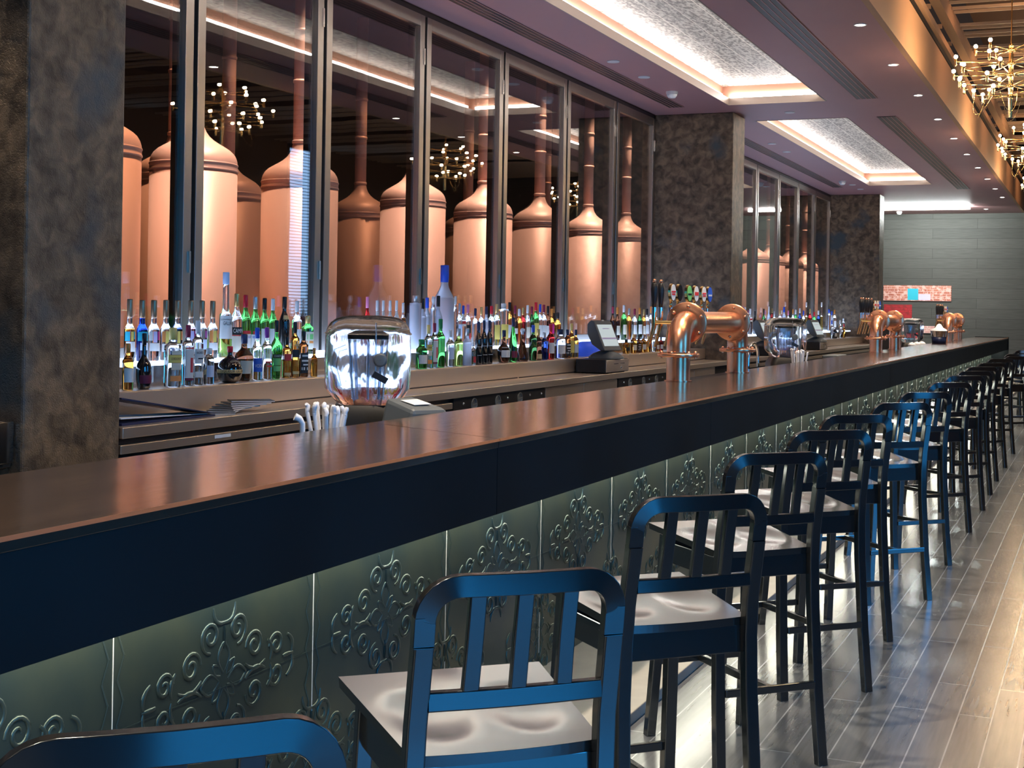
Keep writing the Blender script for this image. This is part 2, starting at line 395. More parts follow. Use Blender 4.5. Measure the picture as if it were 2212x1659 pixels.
# right wall with tall dusk-blue windows
RW = [(-4.9, .6), (6.6, 8.3), (19.4, 20.7), (26.6, 28.0)]
b = MB(); edges = [-7.0] + [e for w in RW for e in w] + [FARY]
for i in range(0, len(edges), 2): b.box(6.0, 6.1, edges[i], edges[i+1], 0, 6.2)
for (y0, y1) in RW: b.box(6.0, 6.1, y0, y1, 0, .7); b.box(6.0, 6.1, y0, y1, 5.2, 6.2)
struct(b, 'wall_right', M['hall_wall'])
for i, (y0, y1) in enumerate(RW):
    f = MB()
    for (a, c, d, e) in ((y0, y1, .7, .78), (y0, y1, 5.12, 5.2), (y0, y0+.07, .78, 5.12), (y1-.07, y1, .78, 5.12)): f.box(5.97, 6.06, a, c, d, e)
    w = tag(f.build('window_%d' % (21+i), M['mullion']), kind='structure')
    g = MB(); g.box(6.075, 6.085, y0+.07, y1-.07, .78, 5.12); g.build('pane', M['daylight'] if i < 2 else M['daylight_pale'], w)
    s = MB()
    z = .86
    while z < 5.1:
        s.obox((5.985, (y0+y1)/2, z), (.018, 0, .010), (0, (y1-y0)/2-.08, 0), (-.0006, 0, .0012)); z += .072
    s.build('blind', M['blind'], w)

# pillars
for i, (y0, y1) in enumerate(PIL):
    b = MB(); b.box(-5.62, PX, y0, y1, 0, CEIL)
    struct(b, 'pillar', M['plaster'], bevel=.012)

# ceiling over the bar: one slab with the openings of the light troughs
b = MB(); z0, z1 = CEIL, CEIL+.07
b.box(-5.62, TX0-.0125, -7.0, FARY, z0, z1); b.box(TX1+.0125, -1.8605, -7.0, FARY, z0, z1)
ys = [-7.0] + [e for t in TROUGH for e in t] + [FARY]
for i in range(0, len(ys), 2): b.box(TX0-.0125, TX1+.0125, ys[i]+(.0125 if i else 0), ys[i+1]-(.0125 if i < len(ys)-2 else 0), z0, z1)
struct(b, 'ceiling', M['ceiling'])
b = MB(); b.box(-1.86, -1.8, -7.0, FARY, CEIL, 4.66); struct(b, 'trim_1', M['soffit'])          # fascia of the lowered ceiling
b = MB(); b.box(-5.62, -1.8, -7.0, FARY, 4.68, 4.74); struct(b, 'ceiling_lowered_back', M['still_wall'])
b = MB(); b.box(-1.86, 6.1, -7.0, FARY, 6.0, 6.2); struct(b, 'ceiling_upper', M['void'])
b = MB(); b.box(-1.86, -1.76, -7.0, FARY, 4.75, 4.83); struct(b, 'beam', M['soffit'])
b = MB(); b.box(-1.82, -1.71, -7.0, FARY, 5.04, 5.24); struct(b, 'beam', M['soffit'])
b = MB(); y = 8.0
while y < FARY: b.box(-2.4, -1.825, y, y+.05, 5.0, 5.05); y += 1.15
struct(b, 'beam_brackets', M['soffit'])
b = MB(); y = 9.2
while y < FARY-.5:
    b.box(-1.705, 5.98, y, y+.03, 5.2, 5.235); b.box(-1.705, 5.98, y+.22, y+.25, 5.2, 5.235); y += .55 if int(y*7) % 5 else 1.0
struct(b, 'ceiling_slats', M['slat'])
b = MB(); y = 8.0
b.box(-1.7, 6.0, -7, 8.0, 5.3, 5.36); struct(b, 'ceiling_near_hall', M['void'])

# light troughs
TL = ['light trough over the pillar end of the bar', 'long lit ceiling recess above the still windows before the copper-lit pillar', 'second lit ceiling recess, beyond the middle pillar']
for i, (y0, y1) in enumerate(TROUGH):
    t = thing('light_recess', TL[i], 'ceiling light', ((TX0+TX1)/2, (y0+y1)/2, CEIL), group='lit ceiling recesses over the bar')
    cx, cy = (TX0+TX1)/2, (y0+y1)/2
    hx, hy = (TX1-TX0)/2, (y1-y0)/2
    lip = MB(); w = .012
    for (a, c, d, e) in ((-hx-w, -hx, -hy-w, hy+w), (hx, hx+w, -hy-w, hy+w), (-hx, hx, -hy-w, -hy), (-hx, hx, hy, hy+w)): lip.box(a, c, d, e, -.004, .085)
    lip.build('lip', M['cream'], t)
    lg = MB(); o = .11
    for (a, c, d, e) in ((-hx-o, -hx-w, -hy-o, hy+o), (hx+w, hx+o, -hy-o, hy+o), (-hx-w, hx+w, -hy-o, -hy-w), (-hx-w, hx+w, hy+w, hy+o)): lg.box(a, c, d, e, .075, .085)
    W = o
    for (a, c, d, e) in ((-hx-W-.02, -hx-W, -hy-W, hy+W), (hx+W, hx+W+.02, -hy-W, hy+W), (-hx-W, hx+W, -hy-W-.02, -hy-W), (-hx-W, hx+W, hy+W, hy+W+.02)): lg.box(a, c, d, e, .075, .25)
    lg.build('cove_wall', M['salmon'], t)
    pn = MB(); pn.box(-hx-W-.02, hx+W+.02, -hy-W-.02, hy+W+.02, .25, .27); pn.build('ceiling_panel', M['tin_ceiling'], t)
    ld = MB()
    for (a, c, d, e) in ((-hx-W+.012, -hx-W+.03, -hy, hy), (hx+W-.03, hx+W-.012, -hy, hy), (-hx, hx, -hy-W+.012, -hy-W+.03), (-hx, hx, hy+W-.03, hy+W-.012)): ld.box(a, c, d, e, .10, .138)
    ld.build('light_strip', M['led'], t)

# linear air vents
def vent(x, y0, y1, label, w=.19, n=4):
    t = thing('linear_vent', label, 'vent', (x, (y0+y1)/2, CEIL), group='linear vents in the bar ceiling')
    h = (y1-y0)/2
    f = MB(); f.box(-w/2, w/2, -h, h, -.006, -.001); f.build('slot_back', M['black'], t)
    s = MB()
    for k in range(n+1):
        xx = -w/2 + w*k/n
        s.box(xx-.004, xx+.004, -h, h, -.010, -.0065)
    s.build('slat', M['ceiling'], t)
vent(-4.97, 6.4, 16.79, 'dark linear vent beside the first row of still windows')
vent(-4.97, 18.7, 28.3, 'dark linear vent beside the second row of still windows')
vent(-2.62, 6.2, 16.77, 'linear vent between the first light recess and the downlights', .24)
vent(-2.62, 18.35, 29.2, 'linear vent between the second light recess and the downlights', .24)

# downlights
def downlight(x, y, label, e=14, glow=True, warm=(1, .82, .62)):
    t = thing('downlight', label, 'ceiling light', (x, y, CEIL), group='small round downlights')
    r = MB(); r.lathe([(.058, -.008), (.044, -.008), (.044, -.001), (.058, -.001), (.058, -.008)], 20, cap=False); r.build('rim', M['white'] if glow else M['cream'], t)
    d = MB(); d.lathe([(.043, -.005), (.001, -.005)], 20, cap=False); recalc(d.build('lamp', M['downglow'] if glow else M['cream'], t))
    if glow:
        L = bpy.data.lights.new('downlight_beam', 'SPOT'); L.energy = e; L.color = warm; L.spot_size = radians(100); L.spot_blend = .8; L.shadow_soft_size = .04
        lo = bpy.data.objects.new('downlight_beam', L); COL.objects.link(lo); lo.parent = t; lo.location = (0, 0, -.02)
for k in range(16):
    downlight(-2.02, -.12+2.1*k, 'small downlight, %s one showing in the row along the tan fascia' % ORD[k-6] if k > 5 else 'small downlight of the fascia row above the near stools, over the top of the frame', 260)
for k, x in enumerate((-4.22, -3.40, -2.60)):
    downlight(x, 34.75, 'small downlight by the boarded end wall, %s from the glazed side' % ORD[k], 70, True, (.95, 1, .95))
for i, (x, y, lab) in enumerate(((-4.69, 13.52, 'flat white ceiling disc, first ahead of the smoke detector'), (-4.68, 14.53, 'flat white ceiling disc beside the first smoke detector'),
     (-3.72, 17.62, 'flat pale ceiling disc between the two light recesses'), (-4.65, 20.8, 'flat pale ceiling disc over the second windows, nearer the middle pillar'), (-4.66, 21.9, 'flat pale ceiling disc over the second windows, further from the middle pillar'),
     (-4.60, 27.8, 'flat pale ceiling disc just past the second smoke detector'), (-4.60, 28.8, 'flat pale ceiling disc before the third pillar'))):
    d = MB(); d.lathe([(.001, -.012), (.06, -.012), (.066, -.008), (.066, 0)], 24, cap=False)
    o = recalc(d.build('ceiling_disc', M['white'], loc=(x, y, CEIL))); tag(o, lab, 'ceiling disc', 'flat discs in the bar ceiling')
for i, (x, y, lab) in enumerate(((-4.68, 15.6, 'white smoke detector above the first still windows'), (-4.66, 27.0, 'white smoke detector above the second still windows'), (-4.68, 35.25, 'white smoke detector by the end wall light'))):
    t = thing('smoke_detector', lab, 'smoke detector', (x, y, CEIL), group='smoke detectors')
    d = MB(); d.lathe([(.07, 0), (.07, -.025), (.064, -.032)], 24, cap=False); recalc(d.build('base', M['white'], t))
    d = MB(); d.lathe([(.062, -.034), (.058, -.05), (.04, -.075), (.001, -.078)], 24, cap=False); recalc(d.build('sensor_head', M['white'], t))

# end wall light bar
wl = bpy.data.lights.new('end_wall_wash', 'AREA'); wl.shape = 'RECTANGLE'; wl.size = 2.0; wl.size_y = .06; wl.energy = 95; wl.color = (.92, 1, .95)
wo = bpy.data.objects.new('end_wall_wash', wl); COL.objects.link(wo); wo.location = (-3.9, 33.70, 4.05); wo.rotation_euler = (radians(78), 0, 0)
t = thing('end_wall_light', 'bright white light slot at the top of the boarded end wall', 'ceiling light', (-3.9, 33.6, CEIL))
b = MB(); b.box(-1.05, 1.05, -.05, .0, -.10, -.001); b.build('housing', M['cream'], t)
b = MB(); b.box(-1.03, 1.03, -.062, -.05, -.088, -.014); b.build('light_strip', M['led_far'], t)
b = MB(); b.box(-1.03, 1.03, .0, .03, -.088, -.06); b.build('light_strip', M['led_far'], t)

# ------------------------------------------------------------------ still windows
def window(n, y0, y1, z0=1.2, z1=4.075):
    f = MB(); d = .05; w = .085; g = .022
    a, c = y0+g, y1-g
    f.box(WX, WX+d, a, a+w, z0, z1); f.box(WX, WX+d, c-w, c, z0, z1); f.box(WX, WX+d, a+w, c-w, z1-.10, z1); f.box(WX, WX+d, a+w, c-w, z0, z0+.08)
    o = tag(f.build('window_%d' % n, M['window_frame'], bevel=.004), kind='structure')
    p = MB(); p.box(WX+.014, WX+.022, a+w, c-w, z0+.08, z1-.10); p.build('pane', M['pane'], o)
    m = MB(); m.box(WX-.10, WX-.002, y0-.05, y0+.05, z0, CEIL); m.build('post', M['mullion'], o)
    h = MB()
    for zz in (1.75, 3.65): h.box(WX+d, WX+d+.012, c-.03, c-.012, zz, zz+.14)
    h.build('hinge', M['steel_lite'], o)
k = 1
for (ya, yb, n) in ((5.45, 17.42, 7), (18.04, 30.13, 7)):
    st = (yb-ya-.06)/n
    cut = [5.48, 7.42, 9.03, 10.71, 12.42, 14.16, 15.83, 17.40] if ya < 10 else [ya+.03+st*i for i in range(n+1)]
    for i in range(n):
        window(k, cut[i], cut[i+1]); k += 1
    b = MB(); b.box(-5.62, WX+.03, ya, yb, 4.075, CEIL); struct(b, 'trim_%d' % (2 if n == 7 and ya < 10 else 3), M['mullion'])

# ------------------------------------------------------------------ copper stills
def still_mesh(R=.36, top=5.17, neck=3.03, rim=2.71):
    t = thing('copper_still', '', 'still')
    b = MB(); b.lathe([(R*.98, .0), (R, .02), (R, rim-.06)], 40); b.build('body', M['copper_tank'], t)
    b = MB(); b.lathe([(R+.0005, rim-.06), (R+.007, rim-.056), (R+.007, rim-.045), (R+.001, rim-.04), (R+.001, rim-.008), (R+.006, rim-.004), (R+.006, rim+.006), (R-.001, rim+.012)], 40, cap=False); b.build('rim_hoop', M['copper_tank'], t)
    b = MB(); pr = []
    for (r, z) in ((1, .012), (.992, .035), (.965, .065), (.91, .098), (.82, .128), (.70, .155), (.57, .182), (.45, .21), (.35, .242), (.275, .28), (.23, .32), (.208, .36)): pr.append((R*r, rim+z))
    b.lathe(pr, 40, cap=False); b.build('dome', M['copper_tank'], t)
    b = MB(); b.lathe([(.072, neck+.02), (.072, top)], 24); b.build('stack_pipe', M['copper_tank'], t)
    b = MB()
    for z in (neck+.05, neck+.62, neck+1.1): b.lathe([(.073, z), (.080, z+.004), (.080, z+.03), (.073, z+.034)], 24, cap=False)
    b.build('pipe_joint', M['copper_tank'], t)
    return t
proto = still_mesh()
SY = [9.56, 11.22, 13.55, 15.42, 17.25, 19.16, 20.92, 22.8, 24.6, 26.4, 29.6, 31.2, 33.3, 35.2]
SL = ['copper still behind the second still window, its dome brightly lit', 'copper still behind the third window edge, with the dark body', 'copper still behind the fourth window mullion', 'pale copper still in the fourth window',
      'dark copper still centred in the fifth window', 'pinkish copper still in the sixth window', 'copper still in the seventh window beside the middle pillar', 'copper still hidden behind the middle pillar', 'second copper still hidden behind the middle pillar', 'third copper still behind the middle pillar',
      'copper still in the first window beyond the middle pillar', 'copper still in the second window beyond the middle pillar', 'copper still in the third window beyond the middle pillar', 'last copper still, before the third pillar']
for i, y in enumerate(SY):
    if i in (7, 8, 9): continue
    o = proto if i == 0 else copy_tree(proto)
    o.location = (-7.0, y, 0); o['label'] = SL[i]; o['group'] = 'copper stills behind the glass'
# rear row, partly seen between the front ones
RY = [(8.30, -7.0), (10.38, -7.8), (12.2, -8.5), (15.2, -8.6), (18.4, -8.6), (21.5, -8.6), (25.0, -8.7), (12.6, -7.7)]
RL = ['copper still at the first window edge beside the near pillar', 'copper still in the first window, just before its frame', 'shadowed rear still seen in the second window', 'shadowed rear still seen in the third window', 'shadowed rear still seen in the fourth window', 'shadowed rear still seen in the fifth window', 'shadowed rear still seen in the sixth window', 'rear still with slim pipe behind the second window']
for i, (y, x) in enumerate(RY[:7]):
    o = copy_tree(proto); o.location = (x, y, 0); o['label'] = RL[i]; o['group'] = 'copper stills behind the glass'

# ------------------------------------------------------------------ the bar
BT = 1.12; BX0, BX1 = -2.50, -1.84; BY0, BY1 = -1.6, 31.0
bar = thing('bar_counter', 'long dark bar counter with blue-black apron and patterned tin front', 'bar counter', (-2.15, 14.7, 0))
OFF = Vector((2.15, -14.7, 0))
def bpart(mb, name, m, bevel=0):
    o = mb.build(name, m, bar, bevel); o.location = OFF; return o
JO = [BY0, 1.25, 4.36, 7.08, 10.5, 13.6, 16.7, 19.8, 22.9, 26.0, BY1]
for i in range(len(JO)-1):
    a, c = JO[i], JO[i+1]; sk0 = .16 if i else 0; sk1 = .16 if i < len(JO)-2 else 0; g = .0012
    s = MB()
    lo = [(BX0, a+sk0+g, BT-.03), (BX1+.004, a-sk0+g, BT-.03), (BX1+.004, c-sk1-g, BT-.03), (BX0, c+sk1-g, BT-.03)]
    s.hexa(lo, [(x, y, BT) for x, y, z in lo]); bpart(s, 'counter_slab', M['top'], .002)
    e = MB(); ea, ec = a-sk0+.002, c-sk1-.002; e.hexa([(BX1+.0045, ea, BT-.008), (BX1+.010, ea, BT-.008), (BX1+.010, ec, BT-.008), (BX1+.0045, ec, BT-.008)], [(BX1+.0045, ea, BT+.0004), (BX1+.0055, ea, BT+.0004), (BX1+.0055, ec, BT+.0004), (BX1+.0045, ec, BT+.0004)]); bpart(e, 'copper_edging', M['copper_rim'])
    p = MB(); p.box(BX1-.03, BX1, a-(.16 if i else 0)+.0015, c-(.16 if i < len(JO)-2 else 0)-.0015, .868, BT-.031); bpart(p, 'apron', M['apron'])
b = MB(); b.box(-2.42, BX1-.03, BY0, BY1, BT-.06, BT-.031); b.box(BX1-.10, BX1-.03, BY0, BY1, .90, .93); b.box(-2.14, -2.07, BY0, BY1, .868, BT-.06); bpart(b, 'underside', M['black'])
b = MB(); b.box(-2.46, -2.17, BY0, BY1, .0, BT-.06); bpart(b, 'carcass', M['black'])
b = MB(); b.box(BX0, BX1+.02, BY1, BY1+.06, .0, BT+.015); bpart(b, 'end_panel', M['apron'], .004)
b = MB(); b.box(-2.065, -2.045, BY0, BY1-.1, .845, .862); bpart(b, 'light_strip', M['under'])
b = MB(); b.box(-2.17, -1.60, BY0, BY1, .0, .045); struct(b, 'trim_4', M['plinth'], .004)

# embossed tin panels
def spiral(cy, cz, r0, a0, turns, ccw=1, n=26, r1=.18):
    return [(0, cy + (r0*(1-(1-r1)*k/n))*cos(a0+ccw*turns*2*pi*k/n), cz + (r0*(1-(1-r1)*k/n))*sin(a0+ccw*turns*2*pi*k/n)) for k in range(n+1)]
def arc(p0, p1, bulge, n=8):
    (a, b_), (c, d) = p0, p1; mx, mz = (a+c)/2, (b_+d)/2; dx, dz = c-a, d-b_
    q = (mx-dz*bulge, mz+dx*bulge)
    return [(0, (1-t)**2*a+2*t*(1-t)*q[0]+t*t*c, (1-t)**2*b_+2*t*(1-t)*q[1]+t*t*d) for t in [k/n for k in range(n+1)]]
def petal(cy, cz, a, L, w):
    u, v = (cos(a), sin(a)), (-sin(a), cos(a)); P = []
    for k in range(13):
        t = k/12.; s_ = sin(pi*t)*w*(1 if t < 1 else 0)
        P.append((t, s_))
    pts = [(0, cy+u[0]*(.02+L*t)+v[0]*s_, cz+u[1]*(.02+L*t)+v[1]*s_) for t, s_ in P] + [(0, cy+u[0]*(.02+L*t)-v[0]*s_, cz+u[1]*(.02+L*t)-v[1]*s_) for t, s_ in P[::-1]]
    return pts
def medallion(mb, cy, cz, x, k=1.):
    r = .0075
    T = lambda pts, rr=r: mb.tube([(x, cy+p[1]*k, cz+p[2]*k) for p in pts], [rr*(.55+.45*sin(pi*min(1, .12+.88*i/(len(pts)-1)))) for i in range(len(pts))], 6)
    for a in (90, 0, 180, 270): T(petal(0, 0, radians(a), .085, .026), .0055)
    for a in (45, 135, 225, 315): T(petal(0, 0, radians(a), .05, .012), .0045)
    for sy in (1, -1):
        for sz in (1, -1):
            c = 1 if sy*sz > 0 else -1
            T(spiral(sy*.062, sz*.128, .045, radians(-90*sz) if True else 0, 1.5, c))
            T(spiral(sy*.145, sz*.065, .042, radians(180 if sy > 0 else 0), 1.5, -c))
            T(spiral(sy*.255, sz*.042, .036, radians(180 if sy > 0 else 0), 1.4, -c))
            T(arc((sy*.10, sz*.02), (sy*.20, sz*.012), -.35*c))
            T(arc((sy*.21, sz*.065), (sy*.225, sz*.005), .4*c))
            T(arc((sy*.31, sz*.06), (sy*.335, sz*.0), .5*c))
            T(arc((0, sz*.155), (sy*.05, sz*.20), -.55*c), .008)
            T(arc((0, sz*.145), (0, sz*.085), .02))
        T(arc((sy*.29, 0), (sy*.345, 0), .05))
def tin_panel(y):
    g = MB(); g.box(-2.152, -2.149, y-.453+.002, y+.453-.002, .047, .866)
    medallion(g, y, .545, -2.151); medallion(g, y-.453, .20, -2.151)
    for s_ in (-1, 1):
        z = .10; pts = []; j = 0
        while z < .84: pts.append((-2.149, y+s_*.425+(.012 if j % 2 else -.012), z)); z += .055; j += 1
        g.tube(pts, .003, 5)
    g.box(-2.149, -2.1472, y-.45, y+.45, .525, .528, 0)
    g.box(-2.149, -2.1472, y-.4541, y-.4519, .047, .866, 1)
    return g.build('tin_panel', [M['tin'], M['grout']], bar)
tp = None; kk = 0; y = 2.65-.906*3+.453
while y < 30.6:
    if tp is None: tp = tin_panel(0); o = tp
    else: o = tp.copy(); COL.objects.link(o)
    o.location = OFF + Vector((0, y, 0)); y += .906

# ------------------------------------------------------------------ back counter
CX = -4.385; CZ = .94; LX = -4.72; LZ = 1.083; RX = -4.95; RZ = 1.216
SECT = [(5.455, 17.415, 'before the middle pillar'), (18.045, 30.125, 'beyond the middle pillar')]
for (ya, yb, wh) in SECT:
    t = thing('back_counter', 'stainless steel back counter '+wh, 'counter', (-4.9, (ya+yb)/2, 0), group='stainless back counters')
    L = Vector((4.9, -(ya+yb)/2, 0))
    def P(mb, name, m, bev=0):
        o = mb.build(name, m, t, bev); o.location = L; return o
    b = MB(); b.box(LX, CX, ya, yb, CZ-.055, CZ); P(b, 'worktop', M['steel'], .004)
    b = MB(); b.box(-5.47, LX, ya, yb, .90, LZ-.004); b.box(-5.47, LX, ya, yb, LZ-.004, LZ); P(b, 'raised_ledge', M['steel'], .004)
    b = MB()
    y = ya+1.3
    while y < yb-.5: b.box(LX-.0005, LX+.0012, y, y+2.2, CZ+.004, CZ+.014); y += 2.23
    P(b, 'black_strip', M['black'])  # thin black strips on the ledge face just above the worktop
    b = MB(); b.box(-5.46, CX-.05, ya, yb, .0, .899); P(b, 'cabinet_body', M['black'])
    b = MB(); b.box(CX-.05, CX-.012, ya, yb if ya > 17 else 9.2, .808, .852); P(b, 'front_rail', M['steel'], .003)
    s = thing('lit_bottle_shelf', 'glowing blue-white bottle shelf on the back counter '+wh, 'shelf', (-5.2, (ya+yb)/2, LZ), group='glowing bottle shelves')
    L2 = Vector((5.2, -(ya+yb)/2, -LZ))
    b = MB(); b.box(-5.45, RX, ya+.15, yb-.15, LZ+.001, RZ-.02); o = b.build('shelf_face', M['steel_lite'], s); o.location = L2
    b = MB(); b.box(-5.45, RX, ya+.15, yb-.15, RZ-.02, RZ); o = b.build('lit_top', M['riser'], s, .003); o.location = L2

# under-counter fridges
def fridge(y0, y1, kind, label):
    t = thing('undercounter_fridge', label, 'fridge', (CX-.03, (y0+y1)/2, 0), group='fridge units in the back counter')
    h = (y1-y0)/2
    if kind == 'vent':
        b = MB(); b.box(-.018, .0, -h, h, .10, .735); b.build('door', M['steel'], t, .004)
        b = MB(); b.box(-.018, .006, -h, h, .742, .882); b.build('vent_panel', M['black'], t, .003)
        for c in (-.55, -.1, .35):
            v = MB(); v.lathe([(.052, .0065), (.052, .013), (.045, .013), (.045, .0075), (.001, .0075)], 20, (0, c*h*1.1, .815), axis='x', cap=False); v.obox((.0105, c*h*1.1, .815), (.003, 0, 0), (0, .044, .006), (0, -.001, .006)); v.build('round_vent', M['charcoal'], t)
        for c in (-.82, .1, .62, .9):
            v = MB(); v.ball((.0075, c*h, .835), .011, 10); v.build('screw', M['chrome'], t)
        v = MB(); v.box(.0065, .0075, -h+.05, -h+.32, .752, .78); v.build('sticker', M['l_paleblue'], t)
        v = MB(); v.box(.0, .03, -h*.6, h*.6, .66, .68); v.build('handle', M['steel_lite'], t, .004)
    else:
        for s_ in (-1, 1):
            b = MB(); b.box(-.018, .004, min(0, s_*h)+.004, max(0, s_*h)-.004, .10, .876); b.build('door', M['steel'], t, .004)
            v = MB(); v.box(.004, .03, s_*h*.5-.12, s_*h*.5+.12, .70, .72); v.build('handle', M['steel_lite'], t, .004)
FR = [(9.24, 11.06, 'vent', 'black-vented fridge unit below the bottle shelf past the clear hood'), (11.08, 13.0, 'door', 'steel-doored fridge unit in front of the till'), (13.02, 14.85, 'vent', 'black-vented fridge unit between the till and the copper tap pipe'), (14.87, 16.75, 'door', 'steel-doored fridge unit beside the middle pillar')]
for f in FR: fridge(*f)
v = MB(); v.box(CX-.0118, CX-.0105, 6.23, 6.38, .825, .843); tag(v.build('name_plate', M['l_paleblue']), 'small pale sticker on the steel rail under the back counter', 'sticker')
v = None
# ------------------------------------------------------------------ bartender side work bench
t = thing('work_bench', 'low stainless work bench behind the bar', 'bench', (-2.9, 14.7, 0))
b = MB(); b.box(-.40, .385, -12.4, 15.4, .93, .96); b.build('bench_top', M['steel'], t, .004)
b = MB(); b.box(-.30, .32, -12.4, 15.4, 0, .929); b.build('bench_body', M['black'], t)
# ------------------------------------------------------------------ bar stools
def smooth_loop(w, zb, zt, r, n=7):
    """front-view outline of the back hoop: up one side, across, down the other"""
    P = [(-w, zb), (-w, (zb+zt)/2)]
    for k in range(n+1):
        a = pi - k*(pi/2)/n; P.append((-w+r+r*cos(a), zt-r+r*sin(a)))
    P += [(-w*.5, zt), (0, zt), (w*.5, zt)]
    for k in range(n+1):
        a = pi/2 - k*(pi/2)/n; P.append((w-r+r*cos(a), zt-r+r*sin(a)))
    P += [(w, (zb+zt)/2), (w, zb)]
    return P
def backy(x, z):
    """how far behind the seat the back stands: leans back with height and bows in plan"""
    t = max(0., (z-.62)/.46)
    return -.205 - .055*t**1.4 - .022*t*(1-(x/.2)**2)
def bar_stool(label):
    t = thing('bar_stool', label, 'bar stool', group='black bar stools along the counter')
    S = M['stool']
    hz = .955
    loop = [(x, backy(x, z), z) for x, z in smooth_loop(.182, hz, 1.062, .062)]
    b = MB(); b.sweep(loop, [(-.011, -.020), (.011, -.020), (.011, .020), (-.011, .020)], (0, 1, 0)); recalc(b.build('back_hoop', S, t, .004, sharp=35))
    for s in (-1, 1):
        b = MB()
        pts = [(s*.182, backy(s*.182, hz), hz-.0008), (s*.184, -.213, .80), (s*.186, -.205, .70), (s*.19, -.205, .55), (s*.196, -.225, .25), (s*.203, -.25, 0)]
        prof = [(-.016, -.019), (.016, -.019), (.016, .019), (-.016, .019)]
        b.sweep(pts, prof, (0, 1, 0)); recalc(b.build('rear_leg', S, t, .004, sharp=35))
        b = MB(); pts = [(s*.175, .185, .742), (s*.183, .205, .45), (s*.197, .245, 0)]
        b.sweep(pts, [(-.017, -.018), (.017, -.018), (.017, .018), (-.017, .018)], (0, 1, 0)); recalc(b.build('front_leg', S, t, .004, sharp=35))
    for x in (-.088, 0, .088):
        b = MB(); z0, z1 = .868, 1.044
        b.sweep([(x*1.02, backy(x, z0)+.002, z0), (x, backy(x, (z0+z1)/2)+.002, (z0+z1)/2), (x, backy(x, z1)+.002, z1)], [(-.008, -.016), (.008, -.016), (.008, .016), (-.008, .016)], (0, 1, 0)); recalc(b.build('back_slat', S, t, .003, sharp=35))
    b = MB(); b.sweep([(x, backy(x, .85), .85) for x in (-.166, -.08, 0, .08, .166)], [(-.010, -.018), (.010, -.018), (.010, .018), (-.010, .018)], (0, 1, 0)); recalc(b.build('back_rail', S, t, .003, sharp=35))
    # seat with its two shallow hollows
    b = MB(); nx, ny = 22, 20; vs = []
    for j in range(ny+1):
        for i in range(nx+1):
            u, v = i/nx*2-1, j/ny*2-1
            hw = .205+.018*v
            x, y = u*hw, .018+v*.212 - (.012*(1-u*u) if v < -.99 else 0)
            d = 0
            for c in (-.48, .48): d += .008*max(0, 1-((u-c)/.42)**2-((v+.12)/.62)**2)
            d += .003*max(0, 1-(u/.2)**2)*max(0, 1-((v-.55)/.45)**2)*-1
            vs.append((x, y, .762-d+.091*(y-.018)))
    n1 = (nx+1)*(ny+1)
    fs = [(j*(nx+1)+i, j*(nx+1)+i+1, (j+1)*(nx+1)+i+1, (j+1)*(nx+1)+i) for j in range(ny) for i in range(nx)]
    b.add(vs, fs, 0, True)
    ring = [i for i in range(nx+1)] + [(j)*(nx+1)+nx for j in range(1, ny+1)] + [ny*(nx+1)+i for i in range(nx-1, -1, -1)] + [j*(nx+1) for j in range(ny-1, 0, -1)]
    rv = [vs[i] for i in ring]; n = len(rv)
    b.add([(x, y, z-.0005) for x, y, z in rv]+[(x*.99, y*.99, z-.022) for x, y, z in rv], [(n+k, n+(k+1) % n, (k+1) % n, k) for k in range(n)] + [tuple(range(2*n-1, n-1, -1))], 1, False)
    o = b.build('seat', [M['stool_seat'], S], t); recalc(o)
    b = MB(); z0, z1 = .648, .722
    b.box(-.172, .172, -.196, -.178, z0, z1); b.box(-.160, .160, .178, .194, z0, z1+.034); b.box(-.184, -.168, -.178, .178, z0, z1); b.box(.168, .184, -.178, .178, z0, z1)
    b.build('seat_apron', S, t, .003)
    b = MB(); b.box(-.178, .178, -.247, -.229, .262, .288); b.build('stretcher', S, t, .003)
    b = MB(); b.box(-.178, .178, .216, .234, .262, .288); b.build('stretcher', S, t, .003)
    b = MB(); b.box(-.011, .011, -.2285, .2155, .262, .288); b.build('stretcher', S, t, .003)
    return t
st0 = bar_stool('x')
ST = [(-1.13, 1.46, 44), (-1.128, 2.485, 43), (-1.13, 3.64, 46), (-1.19, 4.83, 46), (-1.19, 5.85, 45), (-1.235, 6.80, 44), (-1.175, 7.87, 46), (-1.18, 9.02, 45),
      (-1.18, 10.45, 47), (-1.18, 11.7, 44), (-1.2, 12.75, 46), (-1.22, 13.85, 45), (-1.22, 15.1, 46), (-1.23, 16.7, 44), (-1.13, 17.9, 45), (-1.2, 19.0, 46), (-1.2, 21.2, 45), (-1.18, 23.0, 45)]
for i, (x, y, a) in enumerate(ST):
    o = st0 if i == 0 else copy_tree(st0)
    o.location = (x, y, 0); o.rotation_euler = (0, 0, radians(a))
    o['label'] = ('black wooden bar stool, %s in the row from the near end of the bar' % ORD[i]) if i not in (0, 17) else ('black bar stool at the near end of the row, only its back hoop showing' if i == 0 else 'last black bar stool in the row, beside the end of the bar')

